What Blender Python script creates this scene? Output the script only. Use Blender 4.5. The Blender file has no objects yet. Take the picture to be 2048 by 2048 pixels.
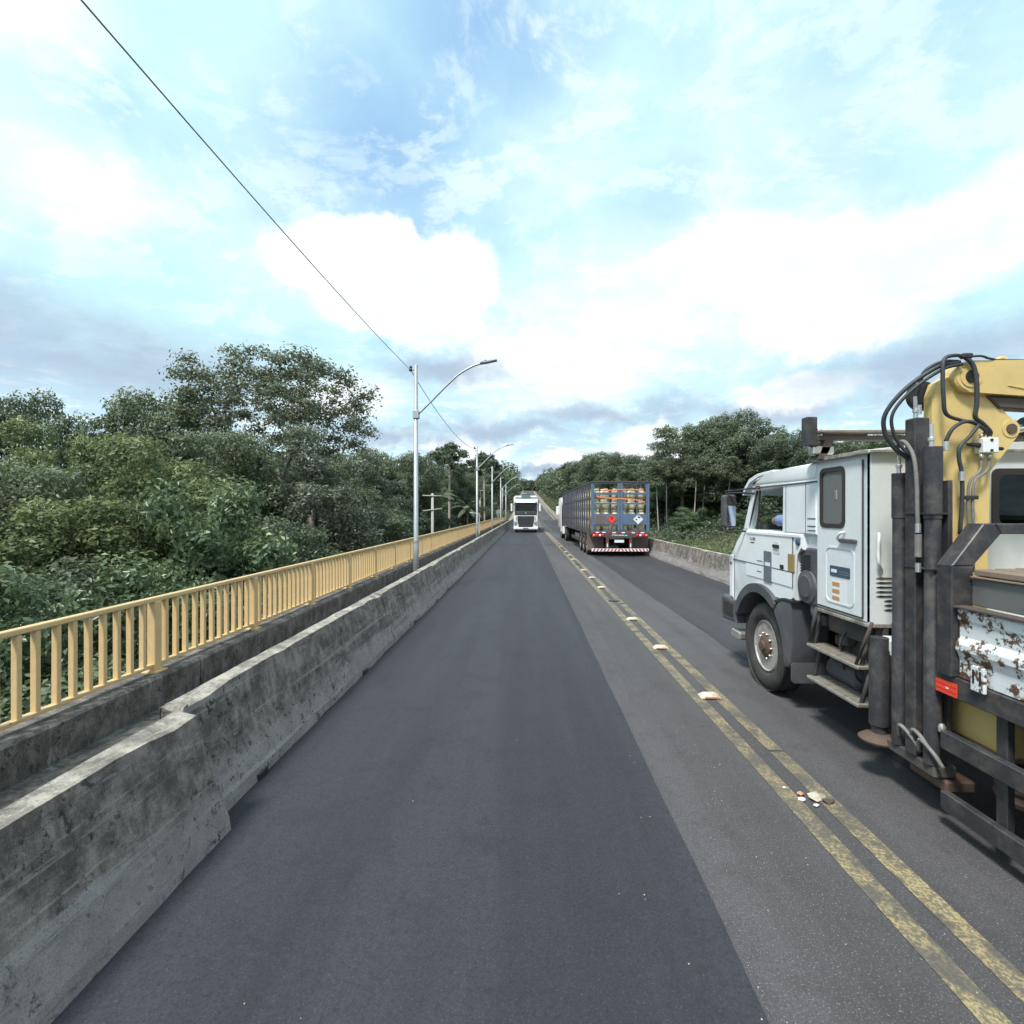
import bpy, bmesh, math, random
import numpy as np
from mathutils import Vector, Matrix

# ------------------------------------------------------------------ camera, sky, sun, exposure
scene = bpy.context.scene
R = math.radians
cam_data = bpy.data.cameras.new('camera')
cam = bpy.data.objects.new('camera', cam_data)
scene.collection.objects.link(cam)
cam_data.sensor_width = 36; cam_data.lens = 18
cam_data.clip_start = 0.05; cam_data.clip_end = 5000
cam.location = (0, 0, 2.0)
cam.rotation_euler = (R(90 - 0.056), 0, R(1.57))
scene.camera = cam
scene.view_settings.view_transform = 'Standard'
scene.view_settings.look = 'None'
scene.view_settings.exposure = 0.72
scene.view_settings.gamma = 1.0
scene.cycles.max_bounces = 5
scene.cycles.diffuse_bounces = 3
scene.cycles.glossy_bounces = 2
scene.cycles.adaptive_threshold = 0.03
scene.cycles.transparent_max_bounces = 12
scene.cycles.sample_clamp_indirect = 6
scene.cycles.use_denoising = True

SUN_EL, SUN_AZ = 58.0, 215.0          # azimuth measured clockwise from +Y (ahead): behind and to the left
sd = bpy.data.lights.new('sun', 'SUN')
sd.energy = 3.0; sd.angle = R(10); sd.color = (1.0, 0.965, 0.90)
sun = bpy.data.objects.new('sun', sd); scene.collection.objects.link(sun)
_e, _a = R(SUN_EL), R(SUN_AZ)
to_sun = Vector((math.sin(_a) * math.cos(_e), math.cos(_a) * math.cos(_e), math.sin(_e)))
sun.rotation_euler = to_sun.to_track_quat('Z', 'Y').to_euler()

world = bpy.data.worlds.new('World'); scene.world = world
world.use_nodes = True
WT = world.node_tree; WN = WT.nodes; WL = WT.links
WN.clear()

def wnode(t, **kw):
    n = WN.new(t)
    for k, v in kw.items(): setattr(n, k, v)
    return n
def setin(n, i, v):
    if hasattr(v, 'is_linked') or isinstance(v, bpy.types.NodeSocket): WL.new(v, n.inputs[i])
    else: n.inputs[i].default_value = v
def wm(op, a, b=0.0, clamp=False):
    n = wnode('ShaderNodeMath', operation=op, use_clamp=clamp); setin(n, 0, a); setin(n, 1, b); return n.outputs[0]
def wv(op, a, b=(0, 0, 0)):
    n = wnode('ShaderNodeVectorMath', operation=op); setin(n, 0, a); setin(n, 1, b)
    return n.outputs['Value'] if op in ('DOT_PRODUCT', 'LENGTH', 'DISTANCE') else n.outputs[0]
def wrange(v, a, b, c=0.0, d=1.0, smooth=True):
    n = wnode('ShaderNodeMapRange', interpolation_type='SMOOTHSTEP' if smooth else 'LINEAR')
    n.clamp = True
    setin(n, 0, v); n.inputs[1].default_value = a; n.inputs[2].default_value = b
    n.inputs[3].default_value = c; n.inputs[4].default_value = d
    return n.outputs[0]
def wmix(f, a, b):
    n = wnode('ShaderNodeMix', data_type='RGBA'); setin(n, 0, f)
    for i, v in ((6, a), (7, b)):
        if isinstance(v, tuple): n.inputs[i].default_value = (*v, 1)
        else: WL.new(v, n.inputs[i])
    return n.outputs[2]
def wnoise(v, scale, detail=6.0, rough=0.55, dist=0.0):
    n = wnode('ShaderNodeTexNoise'); WL.new(v, n.inputs['Vector'])
    n.inputs['Scale'].default_value = scale; n.inputs['Detail'].default_value = detail
    n.inputs['Roughness'].default_value = rough; n.inputs['Distortion'].default_value = dist
    return n.outputs['Fac'], n.outputs['Color']

sky = wnode('ShaderNodeTexSky', sky_type='NISHITA')
sky.sun_disc = False; sky.sun_elevation = R(SUN_EL); sky.sun_rotation = R(SUN_AZ)
sky.altitude = 20; sky.air_density = 1.0; sky.dust_density = 1.6; sky.ozone_density = 1.0
tc = wnode('ShaderNodeTexCoord'); D = tc.outputs['Generated']
sep = wnode('ShaderNodeSeparateXYZ'); WL.new(D, sep.inputs[0])
dz = wm('MAXIMUM', sep.outputs[2], 0.0)
den = wm('ADD', dz, 0.16)
comb = wnode('ShaderNodeCombineXYZ')
WL.new(wm('DIVIDE', sep.outputs[0], den), comb.inputs[0]); WL.new(wm('DIVIDE', sep.outputs[1], den), comb.inputs[1])
P = comb.outputs[0]                                   # the cloud deck seen in perspective
_, wcol = wnoise(P, 1.1, 4, .55)
warp = wv('ADD', P, wv('MULTIPLY', wv('SUBTRACT', wcol, (.5, .5, .5)), (.5, .5, .5)))
n1, _ = wnoise(warp, 0.75, 9, .56)                    # broad deck
n2, _ = wnoise(warp, 2.3, 8, .6)                      # lumps
n3, _ = wnoise(D, 3.2, 8, .6)                         # veil
veil = wrange(n3, .36, .66)
deck = wrange(wm('ADD', wm('MULTIPLY', n1, .7), wm('MULTIPLY', n2, .3)), .44, .58)
# broad cloud banks of this sky, as lobes on the dome with ragged edges
_, wc2 = wnoise(D, 5.0, 7, .62)
Dw = wv('ADD', D, wv('MULTIPLY', wv('SUBTRACT', wc2, (.5, .5, .5)), (.17, .17, .17)))
def lobe(px, py, rx, ry, soft=.35):
    """a cloud bank around the direction of azimuth px / elevation py (degrees), half-sizes rx, ry (degrees)"""
    a, e = R(px), R(py)
    c = Vector((math.sin(a) * math.cos(e), math.cos(a) * math.cos(e), math.sin(e)))
    r = Vector((math.cos(a), -math.sin(a), 0)); u = r.cross(c)
    u = u if u.z > 0 else -u
    d = wv('SUBTRACT', Dw, tuple(c))
    x = wm('DIVIDE', wv('DOT_PRODUCT', d, tuple(r)), math.sin(R(rx)))
    y = wm('DIVIDE', wv('DOT_PRODUCT', d, tuple(u)), math.sin(R(ry)))
    f = wm('DIVIDE', wv('DOT_PRODUCT', d, tuple(c)), .5)
    q = wm('SQRT', wm('ADD', wm('ADD', wm('MULTIPLY', x, x), wm('MULTIPLY', y, y)), wm('MULTIPLY', f, f)))
    return wrange(q, 1.0 + soft * .4, 1.0 - soft, 0, 1), y
def lobes(specs):
    out = None
    for s in specs:
        m, _ = lobe(*s); out = m if out is None else wm('MAXIMUM', out, m)
    return out
white = lobes([(-19.5, 23.6, 7.2, 4.0, .2), (-15, 25.2, 4.0, 3.6, .2), (-9.0, 24.0, 5.5, 4.6, .2), (-13, 20.5, 10, 3.2, .3),
               (5, 16.5, 14, 6, .8), (14, 20, 12, 8, .9), (22, 23, 9, 5, .3), (35, 21.5, 12, 4.0, .35), (30, 18, 9, 3, .5),
               (45, 22.5, 7, 3.6, .35), (55, 20, 9, 4.5, .5), (-42, 27, 6, 3.2, .7), (-46, 37, 6, 3.5, .9),
               (-6, 6.5, 6, 2.0, .3), (6, 5.0, 5, 1.6, .3), (14, 7.5, 5, 2.2, .4), (27, 12, 6, 2.2, .4), (-19, 12, 6, 2.5, .6),
               (80, 25, 16, 7, .5), (120, 22, 20, 8, .5), (165, 26, 22, 9, .5), (-150, 24, 20, 8, .5), (-105, 25, 18, 7, .5)])
grey = lobes([(-40, 13, 14, 4.5, .9), (-52, 15, 14, 4.5, .9), (38, 13, 13, 3.0, .9), (50, 13, 12, 3.5, .9), (-9, 15.5, 7, 1.6, .8), (-2, 9, 10, 1.4, .8),
              (10, 10.5, 10, 1.3, .8), (-14, 8, 9, 1.2, .8), (0, 4, 14, .9, .8), (24, 10, 8, 1.2, .8),
              (85, 14, 20, 3.5, .9), (130, 13, 20, 3.5, .9), (-170, 13, 22, 3.5, .9), (-95, 14, 22, 4, .9), (-130, 13, 18, 3.5, .9)])
low = wrange(sep.outputs[2], .30, .05)                # towards the horizon the deck closes up
gap1, _ = lobe(-15, 34, 11, 10, 1.0)
gap2, _ = lobe(-6, 43, 10, 7, 1.0)
gap = wm('MAXIMUM', gap1, gap2)
skyc = wnode('ShaderNodeVectorMath', operation='MULTIPLY'); WL.new(sky.outputs[0], skyc.inputs[0]); skyc.inputs[1].default_value = (1.0, 1.0, 1.0)
n4, _ = wnoise(warp, 5.6, 9, .66)                     # small broken puffs
blue = wmix(.78, skyc.outputs[0], (2.5, 4.25, 6.4))
vf = wm('MULTIPLY', wrange(n3, .36, .60, .62, 1.0), wm('SUBTRACT', 1.0, wm('MULTIPLY', gap, .95)))
base = wmix(vf, blue, (4.0, 6.05, 6.6))
base = wmix(wm('MULTIPLY', wm('MULTIPLY', deck, wm('SUBTRACT', 1.0, wm('MULTIPLY', gap, .8))), .55), base, (5.6, 6.75, 6.85))
puff = wm('MULTIPLY', wrange(n4, .48, .60), wrange(n1, .38, .56, .30, 1.0))
base = wmix(wm('MULTIPLY', puff, .85), base, (5.5, 6.6, 6.85))
base = wmix(wm('MULTIPLY', low, wm('MULTIPLY', wrange(n2, .36, .56), .8)), base, (3.6, 4.8, 5.8))
base = wmix(wm('MULTIPLY', low, wm('MULTIPLY', wrange(n4, .50, .62), .8)), base, (6.2, 6.7, 7.0))
lit = wmix(wrange(wm('ADD', wm('MULTIPLY', n4, .5), wm('MULTIPLY', n2, .5)), .40, .56), (5.7, 6.45, 6.85), (7.2, 7.3, 7.4))
base = wmix(white, base, lit)
base = wmix(wm('MULTIPLY', grey, wrange(n2, .25, .58, .45, .95)), base, (2.9, 3.65, 4.6))
bg = wnode('ShaderNodeBackground'); WL.new(base, bg.inputs[0]); bg.inputs[1].default_value = 0.1
wo = wnode('ShaderNodeOutputWorld'); WL.new(bg.outputs[0], wo.inputs[0])

# ------------------------------------------------------------------ helpers
COL = scene.collection
rng = np.random.default_rng(7)
random.seed(7)

def obj(name, mesh, mat=None, parent=None):
    if isinstance(mesh, bmesh.types.BMesh):
        me = bpy.data.meshes.new(name); mesh.to_mesh(me); mesh.free()
    else: me = mesh
    o = bpy.data.objects.new(name, me); COL.objects.link(o)
    if mat is not None:
        if not me.materials: me.materials.append(mat)
    if parent is not None: attach(o, parent)
    return o
def attach(o, parent):
    """parts are modelled in the coordinates of the top-level thing's frame (FRAME of the parent)"""
    o.parent = parent
    o.matrix_parent_inverse = INV.get(parent.name, Matrix.Identity(4))
INV = {}
def empty(name, loc=(0, 0, 0), world_coords=True, rotz=0.0):
    e = bpy.data.objects.new(name, None); COL.objects.link(e); e.location = loc; e.rotation_euler = (0, 0, rotz)
    e.empty_display_size = .2
    if world_coords: INV[e.name] = Matrix.Translation(Vector(loc)).inverted()
    return e
def tag(o, label, cat, group=None):
    o['label'] = label; o['category'] = cat
    if group: o['group'] = group
    return o
def struct(o, label=None):
    o['kind'] = 'structure'
    if label: o['label'] = label
    return o
def stuff(o, label=None, cat=None):
    o['kind'] = 'stuff'
    if label: o['label'] = label
    if cat: o['category'] = cat
    return o
def copy_tree(root, parent=None):
    c = root.copy(); COL.objects.link(c)
    if parent is not None: c.parent = parent; c.matrix_parent_inverse = root.matrix_parent_inverse.copy()
    for ch in list(root.children): copy_tree(ch, c)
    return c

def smooth(o, ang=40):
    me = o.data
    for p in me.polygons: p.use_smooth = True
    try: me.set_sharp_from_angle(angle=R(ang))
    except Exception: pass
    return o
def bm_box(bm, x0, x1, y0, y1, z0, z1, bev=0.0, seg=1):
    vs = [bm.verts.new(p) for p in ((x0, y0, z0), (x1, y0, z0), (x1, y1, z0), (x0, y1, z0), (x0, y0, z1), (x1, y0, z1), (x1, y1, z1), (x0, y1, z1))]
    fs = [bm.faces.new([vs[i] for i in f]) for f in ((3, 2, 1, 0), (4, 5, 6, 7), (0, 1, 5, 4), (1, 2, 6, 5), (2, 3, 7, 6), (3, 0, 4, 7))]
    if bev > 0:
        es = list({e for f in fs for e in f.edges})
        bmesh.ops.bevel(bm, geom=es, offset=bev, segments=seg, affect='EDGES', profile=.5)
def box(name, x0, x1, y0, y1, z0, z1, mat, parent=None, bev=0.006, seg=1):
    bm = bmesh.new(); bm_box(bm, min(x0, x1), max(x0, x1), min(y0, y1), max(y0, y1), min(z0, z1), max(z0, z1), bev, seg)
    return obj(name, bm, mat, parent)
def bm_prism(bm, pts, axis, a, b, bev=0.0, seg=1):
    """pts: polygon of 2D points; axis 'X': (y,z) swept from x=a to b; 'Y': (x,z) swept in y; 'Z': (x,y) swept in z"""
    def p3(p, t):
        return {'X': (t, p[0], p[1]), 'Y': (p[0], t, p[1]), 'Z': (p[0], p[1], t)}[axis]
    A = [bm.verts.new(p3(p, a)) for p in pts]; B = [bm.verts.new(p3(p, b)) for p in pts]
    fs = [bm.faces.new(A), bm.faces.new(B[::-1])]
    n = len(pts)
    for i in range(n): fs.append(bm.faces.new((A[i], B[i], B[(i + 1) % n], A[(i + 1) % n])))
    if bev > 0:
        es = list({e for f in fs[:2] for e in f.edges})
        bmesh.ops.bevel(bm, geom=es, offset=bev, segments=seg, affect='EDGES', profile=.5)
    bmesh.ops.recalc_face_normals(bm, faces=bm.faces[:])
def prism(name, pts, axis, a, b, mat, parent=None, bev=0.0, seg=1):
    bm = bmesh.new(); bm_prism(bm, pts, axis, a, b, bev, seg); return obj(name, bm, mat, parent)
def bm_tube(bm, pts, rad, n=8, cap=True):
    """tube along a polyline; rad is a number or a list"""
    pts = [Vector(p) for p in pts]; k = len(pts)
    rs = rad if isinstance(rad, (list, tuple)) else [rad] * k
    rings = []; ref = None
    for i, p in enumerate(pts):
        t = (pts[min(i + 1, k - 1)] - pts[max(i - 1, 0)]).normalized()
        if ref is None:
            ref = t.orthogonal().normalized()
        ref = (ref - t * ref.dot(t)); ref = ref.normalized() if ref.length > 1e-6 else t.orthogonal().normalized()
        b = t.cross(ref)
        rings.append([bm.verts.new(p + (ref * math.cos(2 * math.pi * j / n) + b * math.sin(2 * math.pi * j / n)) * rs[i]) for j in range(n)])
    for i in range(k - 1):
        for j in range(n):
            f = bm.faces.new((rings[i][j], rings[i][(j + 1) % n], rings[i + 1][(j + 1) % n], rings[i + 1][j])); f.smooth = True
    if cap:
        bm.faces.new(rings[0][::-1]); bm.faces.new(rings[-1])
def tube(name, pts, rad, mat, parent=None, n=8):
    bm = bmesh.new(); bm_tube(bm, pts, rad, n); return obj(name, bm, mat, parent)
def spline(pts, m=8):
    """Catmull-Rom through pts"""
    P_ = [Vector(p) for p in pts]; P_ = [P_[0] * 2 - P_[1]] + P_ + [P_[-1] * 2 - P_[-2]]
    out = []
    for i in range(1, len(P_) - 2):
        for j in range(m):
            t = j / m; a, b, c, d = P_[i - 1:i + 3]
            out.append(.5 * ((2 * b) + (c - a) * t + (2 * a - 5 * b + 4 * c - d) * t * t + (3 * b - a - 3 * c + d) * t ** 3))
    out.append(P_[-2]); return out
def bm_lathe(bm, prof, c, axis='X', n=32, closed=False):
    """prof: (radius, offset along axis) pairs; revolved about axis through c"""
    rings = []
    for r, h in prof:
        ring = []
        for j in range(n):
            a = 2 * math.pi * j / n; u, v = r * math.cos(a), r * math.sin(a)
            p = {'X': (h, u, v), 'Y': (u, h, v), 'Z': (u, v, h)}[axis]
            ring.append(bm.verts.new((c[0] + p[0], c[1] + p[1], c[2] + p[2])))
        rings.append(ring)
    for i in range(len(prof) - 1):
        for j in range(n):
            f = bm.faces.new((rings[i][j], rings[i][(j + 1) % n], rings[i + 1][(j + 1) % n], rings[i + 1][j])); f.smooth = True
    if not closed:
        if prof[0][0] > 1e-4: bm.faces.new(rings[0])
        if prof[-1][0] > 1e-4: bm.faces.new(rings[-1][::-1])
    bmesh.ops.recalc_face_normals(bm, faces=bm.faces[:])
def lathe(name, prof, c, mat, parent=None, axis='X', n=32, ang=35):
    bm = bmesh.new(); bm_lathe(bm, prof, c, axis, n); o = obj(name, bm, mat, parent); return smooth(o, ang)
def rrect(x0, x1, y0, y1, r, k=4):
    out = []
    for cx, cy, a0 in ((x1 - r, y1 - r, 0), (x0 + r, y1 - r, 90), (x0 + r, y0 + r, 180), (x1 - r, y0 + r, 270)):
        for i in range(k + 1):
            a = R(a0 + 90 * i / k); out.append((cx + r * math.cos(a), cy + r * math.sin(a)))
    return out
def frame_prism(name, outer, inner, axis, a, b, mat, parent=None):
    """a ring between two polygons with the same number of points"""
    bm = bmesh.new(); n = len(outer)
    def p3(p, t): return {'X': (t, p[0], p[1]), 'Y': (p[0], t, p[1]), 'Z': (p[0], p[1], t)}[axis]
    L = [[bm.verts.new(p3(p, t)) for p in poly] for poly, t in ((outer, a), (inner, a), (inner, b), (outer, b))]
    for r0 in range(4):
        r1 = (r0 + 1) % 4
        for i in range(n):
            bm.faces.new((L[r0][i], L[r0][(i + 1) % n], L[r1][(i + 1) % n], L[r1][i]))
    bmesh.ops.recalc_face_normals(bm, faces=bm.faces[:])
    return obj(name, bm, mat, parent)

def npmesh(name, V, F, tone=None, mat_index=None):
    """mesh from numpy: V (n,3), F (m,k) with k = 3 or 4"""
    me = bpy.data.meshes.new(name); V = np.asarray(V, np.float32); F = np.asarray(F, np.int32)
    me.vertices.add(len(V)); me.vertices.foreach_set('co', V.ravel())
    k = F.shape[1]
    me.loops.add(F.size); me.loops.foreach_set('vertex_index', F.ravel())
    me.polygons.add(len(F)); me.polygons.foreach_set('loop_start', np.arange(0, F.size, k, dtype=np.int32))
    if mat_index is not None: me.polygons.foreach_set('material_index', np.asarray(mat_index, np.int32))
    me.update(calc_edges=True)
    if tone is not None:
        at = me.attributes.new('tone', 'FLOAT', 'POINT'); at.data.foreach_set('value', np.asarray(tone, np.float32))
    return me

# ------------------------------------------------------------------ materials
def nt(name):
    m = bpy.data.materials.new(name); m.use_nodes = True
    t = m.node_tree; b = t.nodes['Principled BSDF']; return m, t, b
def nadd(t, kind, **kw):
    n = t.nodes.new(kind)
    for k, v in kw.items(): setattr(n, k, v)
    return n
def noise_fac(t, scale, detail=5, rough=.6, stretch=None, coord='Object', dist=0):
    tcn = nadd(t, 'ShaderNodeTexCoord'); mp = nadd(t, 'ShaderNodeMapping')
    if stretch: mp.inputs['Scale'].default_value = stretch
    t.links.new(tcn.outputs[coord], mp.inputs[0])
    n = nadd(t, 'ShaderNodeTexNoise'); t.links.new(mp.outputs[0], n.inputs['Vector'])
    n.inputs['Scale'].default_value = scale; n.inputs['Detail'].default_value = detail; n.inputs['Roughness'].default_value = rough
    n.inputs['Distortion'].default_value = dist
    return n.outputs['Fac']
def ramp(t, fac, a, b):
    n = nadd(t, 'ShaderNodeMapRange', interpolation_type='SMOOTHSTEP'); t.links.new(fac, n.inputs[0])
    n.inputs[1].default_value = a; n.inputs[2].default_value = b; return n.outputs[0]
def mixc(t, fac, a, b, mode='MIX'):
    n = nadd(t, 'ShaderNodeMix', data_type='RGBA', blend_type=mode)
    if isinstance(fac, (int, float)): n.inputs[0].default_value = fac
    else: t.links.new(fac, n.inputs[0])
    for i, v in ((6, a), (7, b)):
        if isinstance(v, tuple): n.inputs[i].default_value = (*v, 1)
        else: t.links.new(v, n.inputs[i])
    return n.outputs[2]
def mulv(t, a, b):
    n = nadd(t, 'ShaderNodeMath', operation='MULTIPLY')
    for i, v in ((0, a), (1, b)):
        if isinstance(v, (int, float)): n.inputs[i].default_value = v
        else: t.links.new(v, n.inputs[i])
    return n.outputs[0]
def bump(t, b, h, strength=.3, dist=.01):
    n = nadd(t, 'ShaderNodeBump'); n.inputs['Strength'].default_value = strength; n.inputs['Distance'].default_value = dist
    t.links.new(h, n.inputs['Height']); t.links.new(n.outputs[0], b.inputs['Normal'])
def paint(name, c, rough=.45, metal=0.0, dirt=(.12, .10, .08), amt=.35, scale=3.0, spec=.5, coat=0.0, fine=.12, rust=None, rust_at=.62):
    """paint, metal or plastic with its own grime"""
    m, t, b = nt(name)
    f1 = noise_fac(t, scale, 7, .65); f2 = noise_fac(t, scale * 14, 4, .6)
    col = mixc(t, mulv(t, ramp(t, f1, .42, .75), amt), c, dirt)
    col = mixc(t, mulv(t, ramp(t, f2, .5, .72), fine), col, dirt)
    rr = None
    if rust:
        f3 = noise_fac(t, scale * 2.2, 8, .7)
        mk = ramp(t, f3, rust_at, rust_at + .05)
        col = mixc(t, mk, col, rust)
    t.links.new(col, b.inputs['Base Color'])
    b.inputs['Roughness'].default_value = rough; b.inputs['Metallic'].default_value = metal
    b.inputs['Specular IOR Level'].default_value = spec
    b.inputs['Coat Weight'].default_value = coat
    bump(t, b, f2, .08, .004)
    return m
def plain(name, c, rough=.5, metal=0, emit=None, fine=.1):
    m, t, b = nt(name)
    f = noise_fac(t, 30, 3); col = mixc(t, mulv(t, ramp(t, f, .45, .7), fine), c, tuple(v * .6 for v in c))
    t.links.new(col, b.inputs['Base Color']); b.inputs['Roughness'].default_value = rough; b.inputs['Metallic'].default_value = metal
    if emit:
        b.inputs['Emission Color'].default_value = (*c, 1); b.inputs['Emission Strength'].default_value = emit
    return m
def glass(name, tint=(.75, .82, .82), alpha_mix=.8, rough=.02):
    m, t, b = nt(name)
    t.nodes.remove(b)
    tr = nadd(t, 'ShaderNodeBsdfTransparent'); tr.inputs[0].default_value = (*tint, 1)
    gl = nadd(t, 'ShaderNodeBsdfGlossy'); gl.inputs['Roughness'].default_value = rough
    f = noise_fac(t, 6, 4); 
    lw = nadd(t, 'ShaderNodeLayerWeight'); pw = nadd(t, 'ShaderNodeMath', operation='POWER'); t.links.new(lw.outputs['Facing'], pw.inputs[0]); pw.inputs[1].default_value = 4.0
    a = nadd(t, 'ShaderNodeMath', operation='ADD'); t.links.new(mulv(t, pw.outputs[0], .6), a.inputs[0]); t.links.new(mulv(t, f, .06), a.inputs[1])
    mx = nadd(t, 'ShaderNodeMixShader'); t.links.new(a.outputs[0], mx.inputs[0]); t.links.new(tr.outputs[0], mx.inputs[1]); t.links.new(gl.outputs[0], mx.inputs[2])
    t.links.new(mx.outputs[0], t.nodes['Material Output'].inputs[0])
    return m

def concrete(name, c0=(.20, .19, .175), dark=(.030, .029, .026), light=(.40, .39, .385), streak=(3, .35, 3), spots=.8, scuff=0.0):
    """old cast concrete: stains, mould spots, scuffs along the road and fine grain"""
    m, t, b = nt(name)
    big = noise_fac(t, 1.3, 6, .6); f1 = noise_fac(t, 4.5, 10, .74); f2 = noise_fac(t, 17, 8, .74, dist=.4)
    f3 = noise_fac(t, 130, 4, .7); f4 = noise_fac(t, 6, 8, .7, stretch=streak, dist=.8); f5 = noise_fac(t, 9, 7, .7, stretch=(1, 1, .22))
    col = mixc(t, ramp(t, f1, .36, .64), tuple(v * .42 for v in c0), tuple(min(1, v * 1.3) for v in c0))
    col = mixc(t, mulv(t, ramp(t, f5, .48, .64), .70), col, tuple(v * .38 for v in c0))
    col = mixc(t, mulv(t, ramp(t, f4, .57, .66), .55), col, light)
    if scuff:
        tz = nadd(t, 'ShaderNodeTexCoord'); sx = nadd(t, 'ShaderNodeSeparateXYZ'); t.links.new(tz.outputs['Object'], sx.inputs[0])
        f6 = noise_fac(t, 3.5, 8, .72, stretch=(2, .8, 2), dist=1.2); f7 = noise_fac(t, 2.2, 10, .7, stretch=(1, .10, 4), dist=.5)
        lowm = nadd(t, 'ShaderNodeMath', operation='ADD'); t.links.new(sx.outputs[2], lowm.inputs[0]); t.links.new(mulv(t, f6, .45), lowm.inputs[1])
        col = mixc(t, mulv(t, ramp(t, lowm.outputs[0], .62, .42), scuff), col, (.37, .345, .345))
        col = mixc(t, mulv(t, ramp(t, f7, .575, .60), .35), col, (.50, .49, .48))
        col = mixc(t, mulv(t, ramp(t, f7, .42, .39), .3), col, dark)
    spot = mulv(t, ramp(t, f2, .555, .605), ramp(t, big, .38, .58))
    col = mixc(t, mulv(t, spot, spots), col, dark)
    col = mixc(t, mulv(t, ramp(t, f3, .50, .64), .45), col, tuple(v * .45 for v in c0))
    col = mixc(t, mulv(t, ramp(t, f3, .44, .34), .35), col, light)
    t.links.new(col, b.inputs['Base Color']); b.inputs['Roughness'].default_value = .92
    b.inputs['Specular IOR Level'].default_value = .2
    ad = nadd(t, 'ShaderNodeMath', operation='ADD'); t.links.new(f3, ad.inputs[0]); t.links.new(f2, ad.inputs[1])
    bump(t, b, ad.outputs[0], .6, .012)
    return m

def asphalt(name, c, agg=.25, rough=.85, track=.25):
    m, t, b = nt(name)
    f1 = noise_fac(t, 1.5, 7, .62, stretch=(1, .05, 1)); f2 = noise_fac(t, 75, 6, .75); f3 = noise_fac(t, 120, 3, .6); f4 = noise_fac(t, 2.2, 9, .72); f5 = noise_fac(t, 20, 6, .7)
    col = mixc(t, mulv(t, ramp(t, f1, .38, .64), track), tuple(v * .88 for v in c), tuple(v * 1.5 for v in c))
    col = mixc(t, mulv(t, ramp(t, f4, .48, .70), .5), col, tuple(v * .55 for v in c))
    col = mixc(t, mulv(t, ramp(t, f5, .50, .66), .35), col, tuple(v * .6 for v in c))
    col = mixc(t, mulv(t, ramp(t, f2, .44, .62), .55), col, tuple(v * .5 for v in c))
    col = mixc(t, mulv(t, ramp(t, f3, .60, .67), agg), col, (.30, .30, .31))
    t.links.new(col, b.inputs['Base Color']); b.inputs['Roughness'].default_value = rough; b.inputs['Specular IOR Level'].default_value = .35
    bump(t, b, f2, .6, .006)
    return m
def leafmat(name, dark, light, tip=None, rough=.42, trans=.34):
    m, t, b = nt(name)
    at = nadd(t, 'ShaderNodeAttribute', attribute_name='tone')
    f = noise_fac(t, 1.3, 3, .6)
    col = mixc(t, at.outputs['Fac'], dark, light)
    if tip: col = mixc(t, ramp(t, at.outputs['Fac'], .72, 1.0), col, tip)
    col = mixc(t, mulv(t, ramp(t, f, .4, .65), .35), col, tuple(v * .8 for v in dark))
    t.links.new(col, b.inputs['Base Color']); b.inputs['Roughness'].default_value = rough
    b.inputs['Specular IOR Level'].default_value = .4
    tl = nadd(t, 'ShaderNodeBsdfTranslucent'); t.links.new(mixc(t, .35, col, (.22, .28, .10)), tl.inputs[0])
    mx = nadd(t, 'ShaderNodeMixShader'); mx.inputs[0].default_value = trans
    t.links.new(b.outputs[0], mx.inputs[1]); t.links.new(tl.outputs[0], mx.inputs[2]); t.links.new(mx.outputs[0], t.nodes['Material Output'].inputs[0])
    return m

M = {}
M['asphalt_old'] = asphalt('asphalt_old', (.080, .076, .081), .7, .9, .5)
M['asphalt_new'] = asphalt('asphalt_new', (.035, .0355, .0445), .12, .75, .6)
M['asphalt_right'] = asphalt('asphalt_right', (.043, .041, .048), .25, .82, .75)
def yellow_line():
    m, t, b = nt('worn_yellow_paint')
    f1 = noise_fac(t, 5, 8, .7); f2 = noise_fac(t, 60, 4, .65); f3 = noise_fac(t, 1.2, 4, .6)
    c = mixc(t, ramp(t, f3, .3, .7), (.36, .29, .15), (.25, .205, .12))
    c = mixc(t, mulv(t, ramp(t, f1, .42, .58), .85), c, (.085, .08, .075))
    c = mixc(t, mulv(t, ramp(t, f2, .42, .56), .75), c, (.08, .075, .07))
    t.links.new(c, b.inputs['Base Color']); b.inputs['Roughness'].default_value = .8
    bump(t, b, f2, .4, .004); return m
M['yellow_line'] = yellow_line()
M['white_line'] = paint('worn_white_line', (.5, .5, .48), .8, amt=.6, scale=6)
M['concrete'] = concrete('barrier_concrete', (.255, .218, .200), scuff=.6, spots=.95)
M['concrete_top'] = concrete('parapet_concrete', (.185, .168, .156), spots=.9, streak=(1, 2, .3))
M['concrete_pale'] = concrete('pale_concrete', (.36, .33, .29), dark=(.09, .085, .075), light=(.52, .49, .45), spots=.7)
M['rail'] = paint('rail_yellow_paint', (.63, .445, .225), .5, dirt=(.36, .26, .14), amt=.45, scale=3.0, fine=.25, rust=(.22, .13, .065), rust_at=.635)
M['galv'] = paint('galvanised_steel', (.42, .44, .46), .5, .6, dirt=(.25, .25, .25), amt=.4)
M['pole_conc'] = paint('pole_concrete', (.42, .40, .36), .9, dirt=(.2, .19, .17), amt=.5)
M['cable'] = plain('cable_grey', (.17, .17, .19), .6)
M['white'] = paint('truck_white', (.78, .81, .84), .32, dirt=(.36, .35, .33), amt=.18, scale=1.6, coat=.3, fine=.06)
M['white2'] = paint('cabin_offwhite', (.66, .70, .72), .4, dirt=(.30, .30, .29), amt=.25, scale=1.8, fine=.08)
M['white3'] = paint('clean_truck_white', (.82, .82, .82), .3, dirt=(.5, .5, .48), amt=.15, coat=.3, fine=.04)
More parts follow.
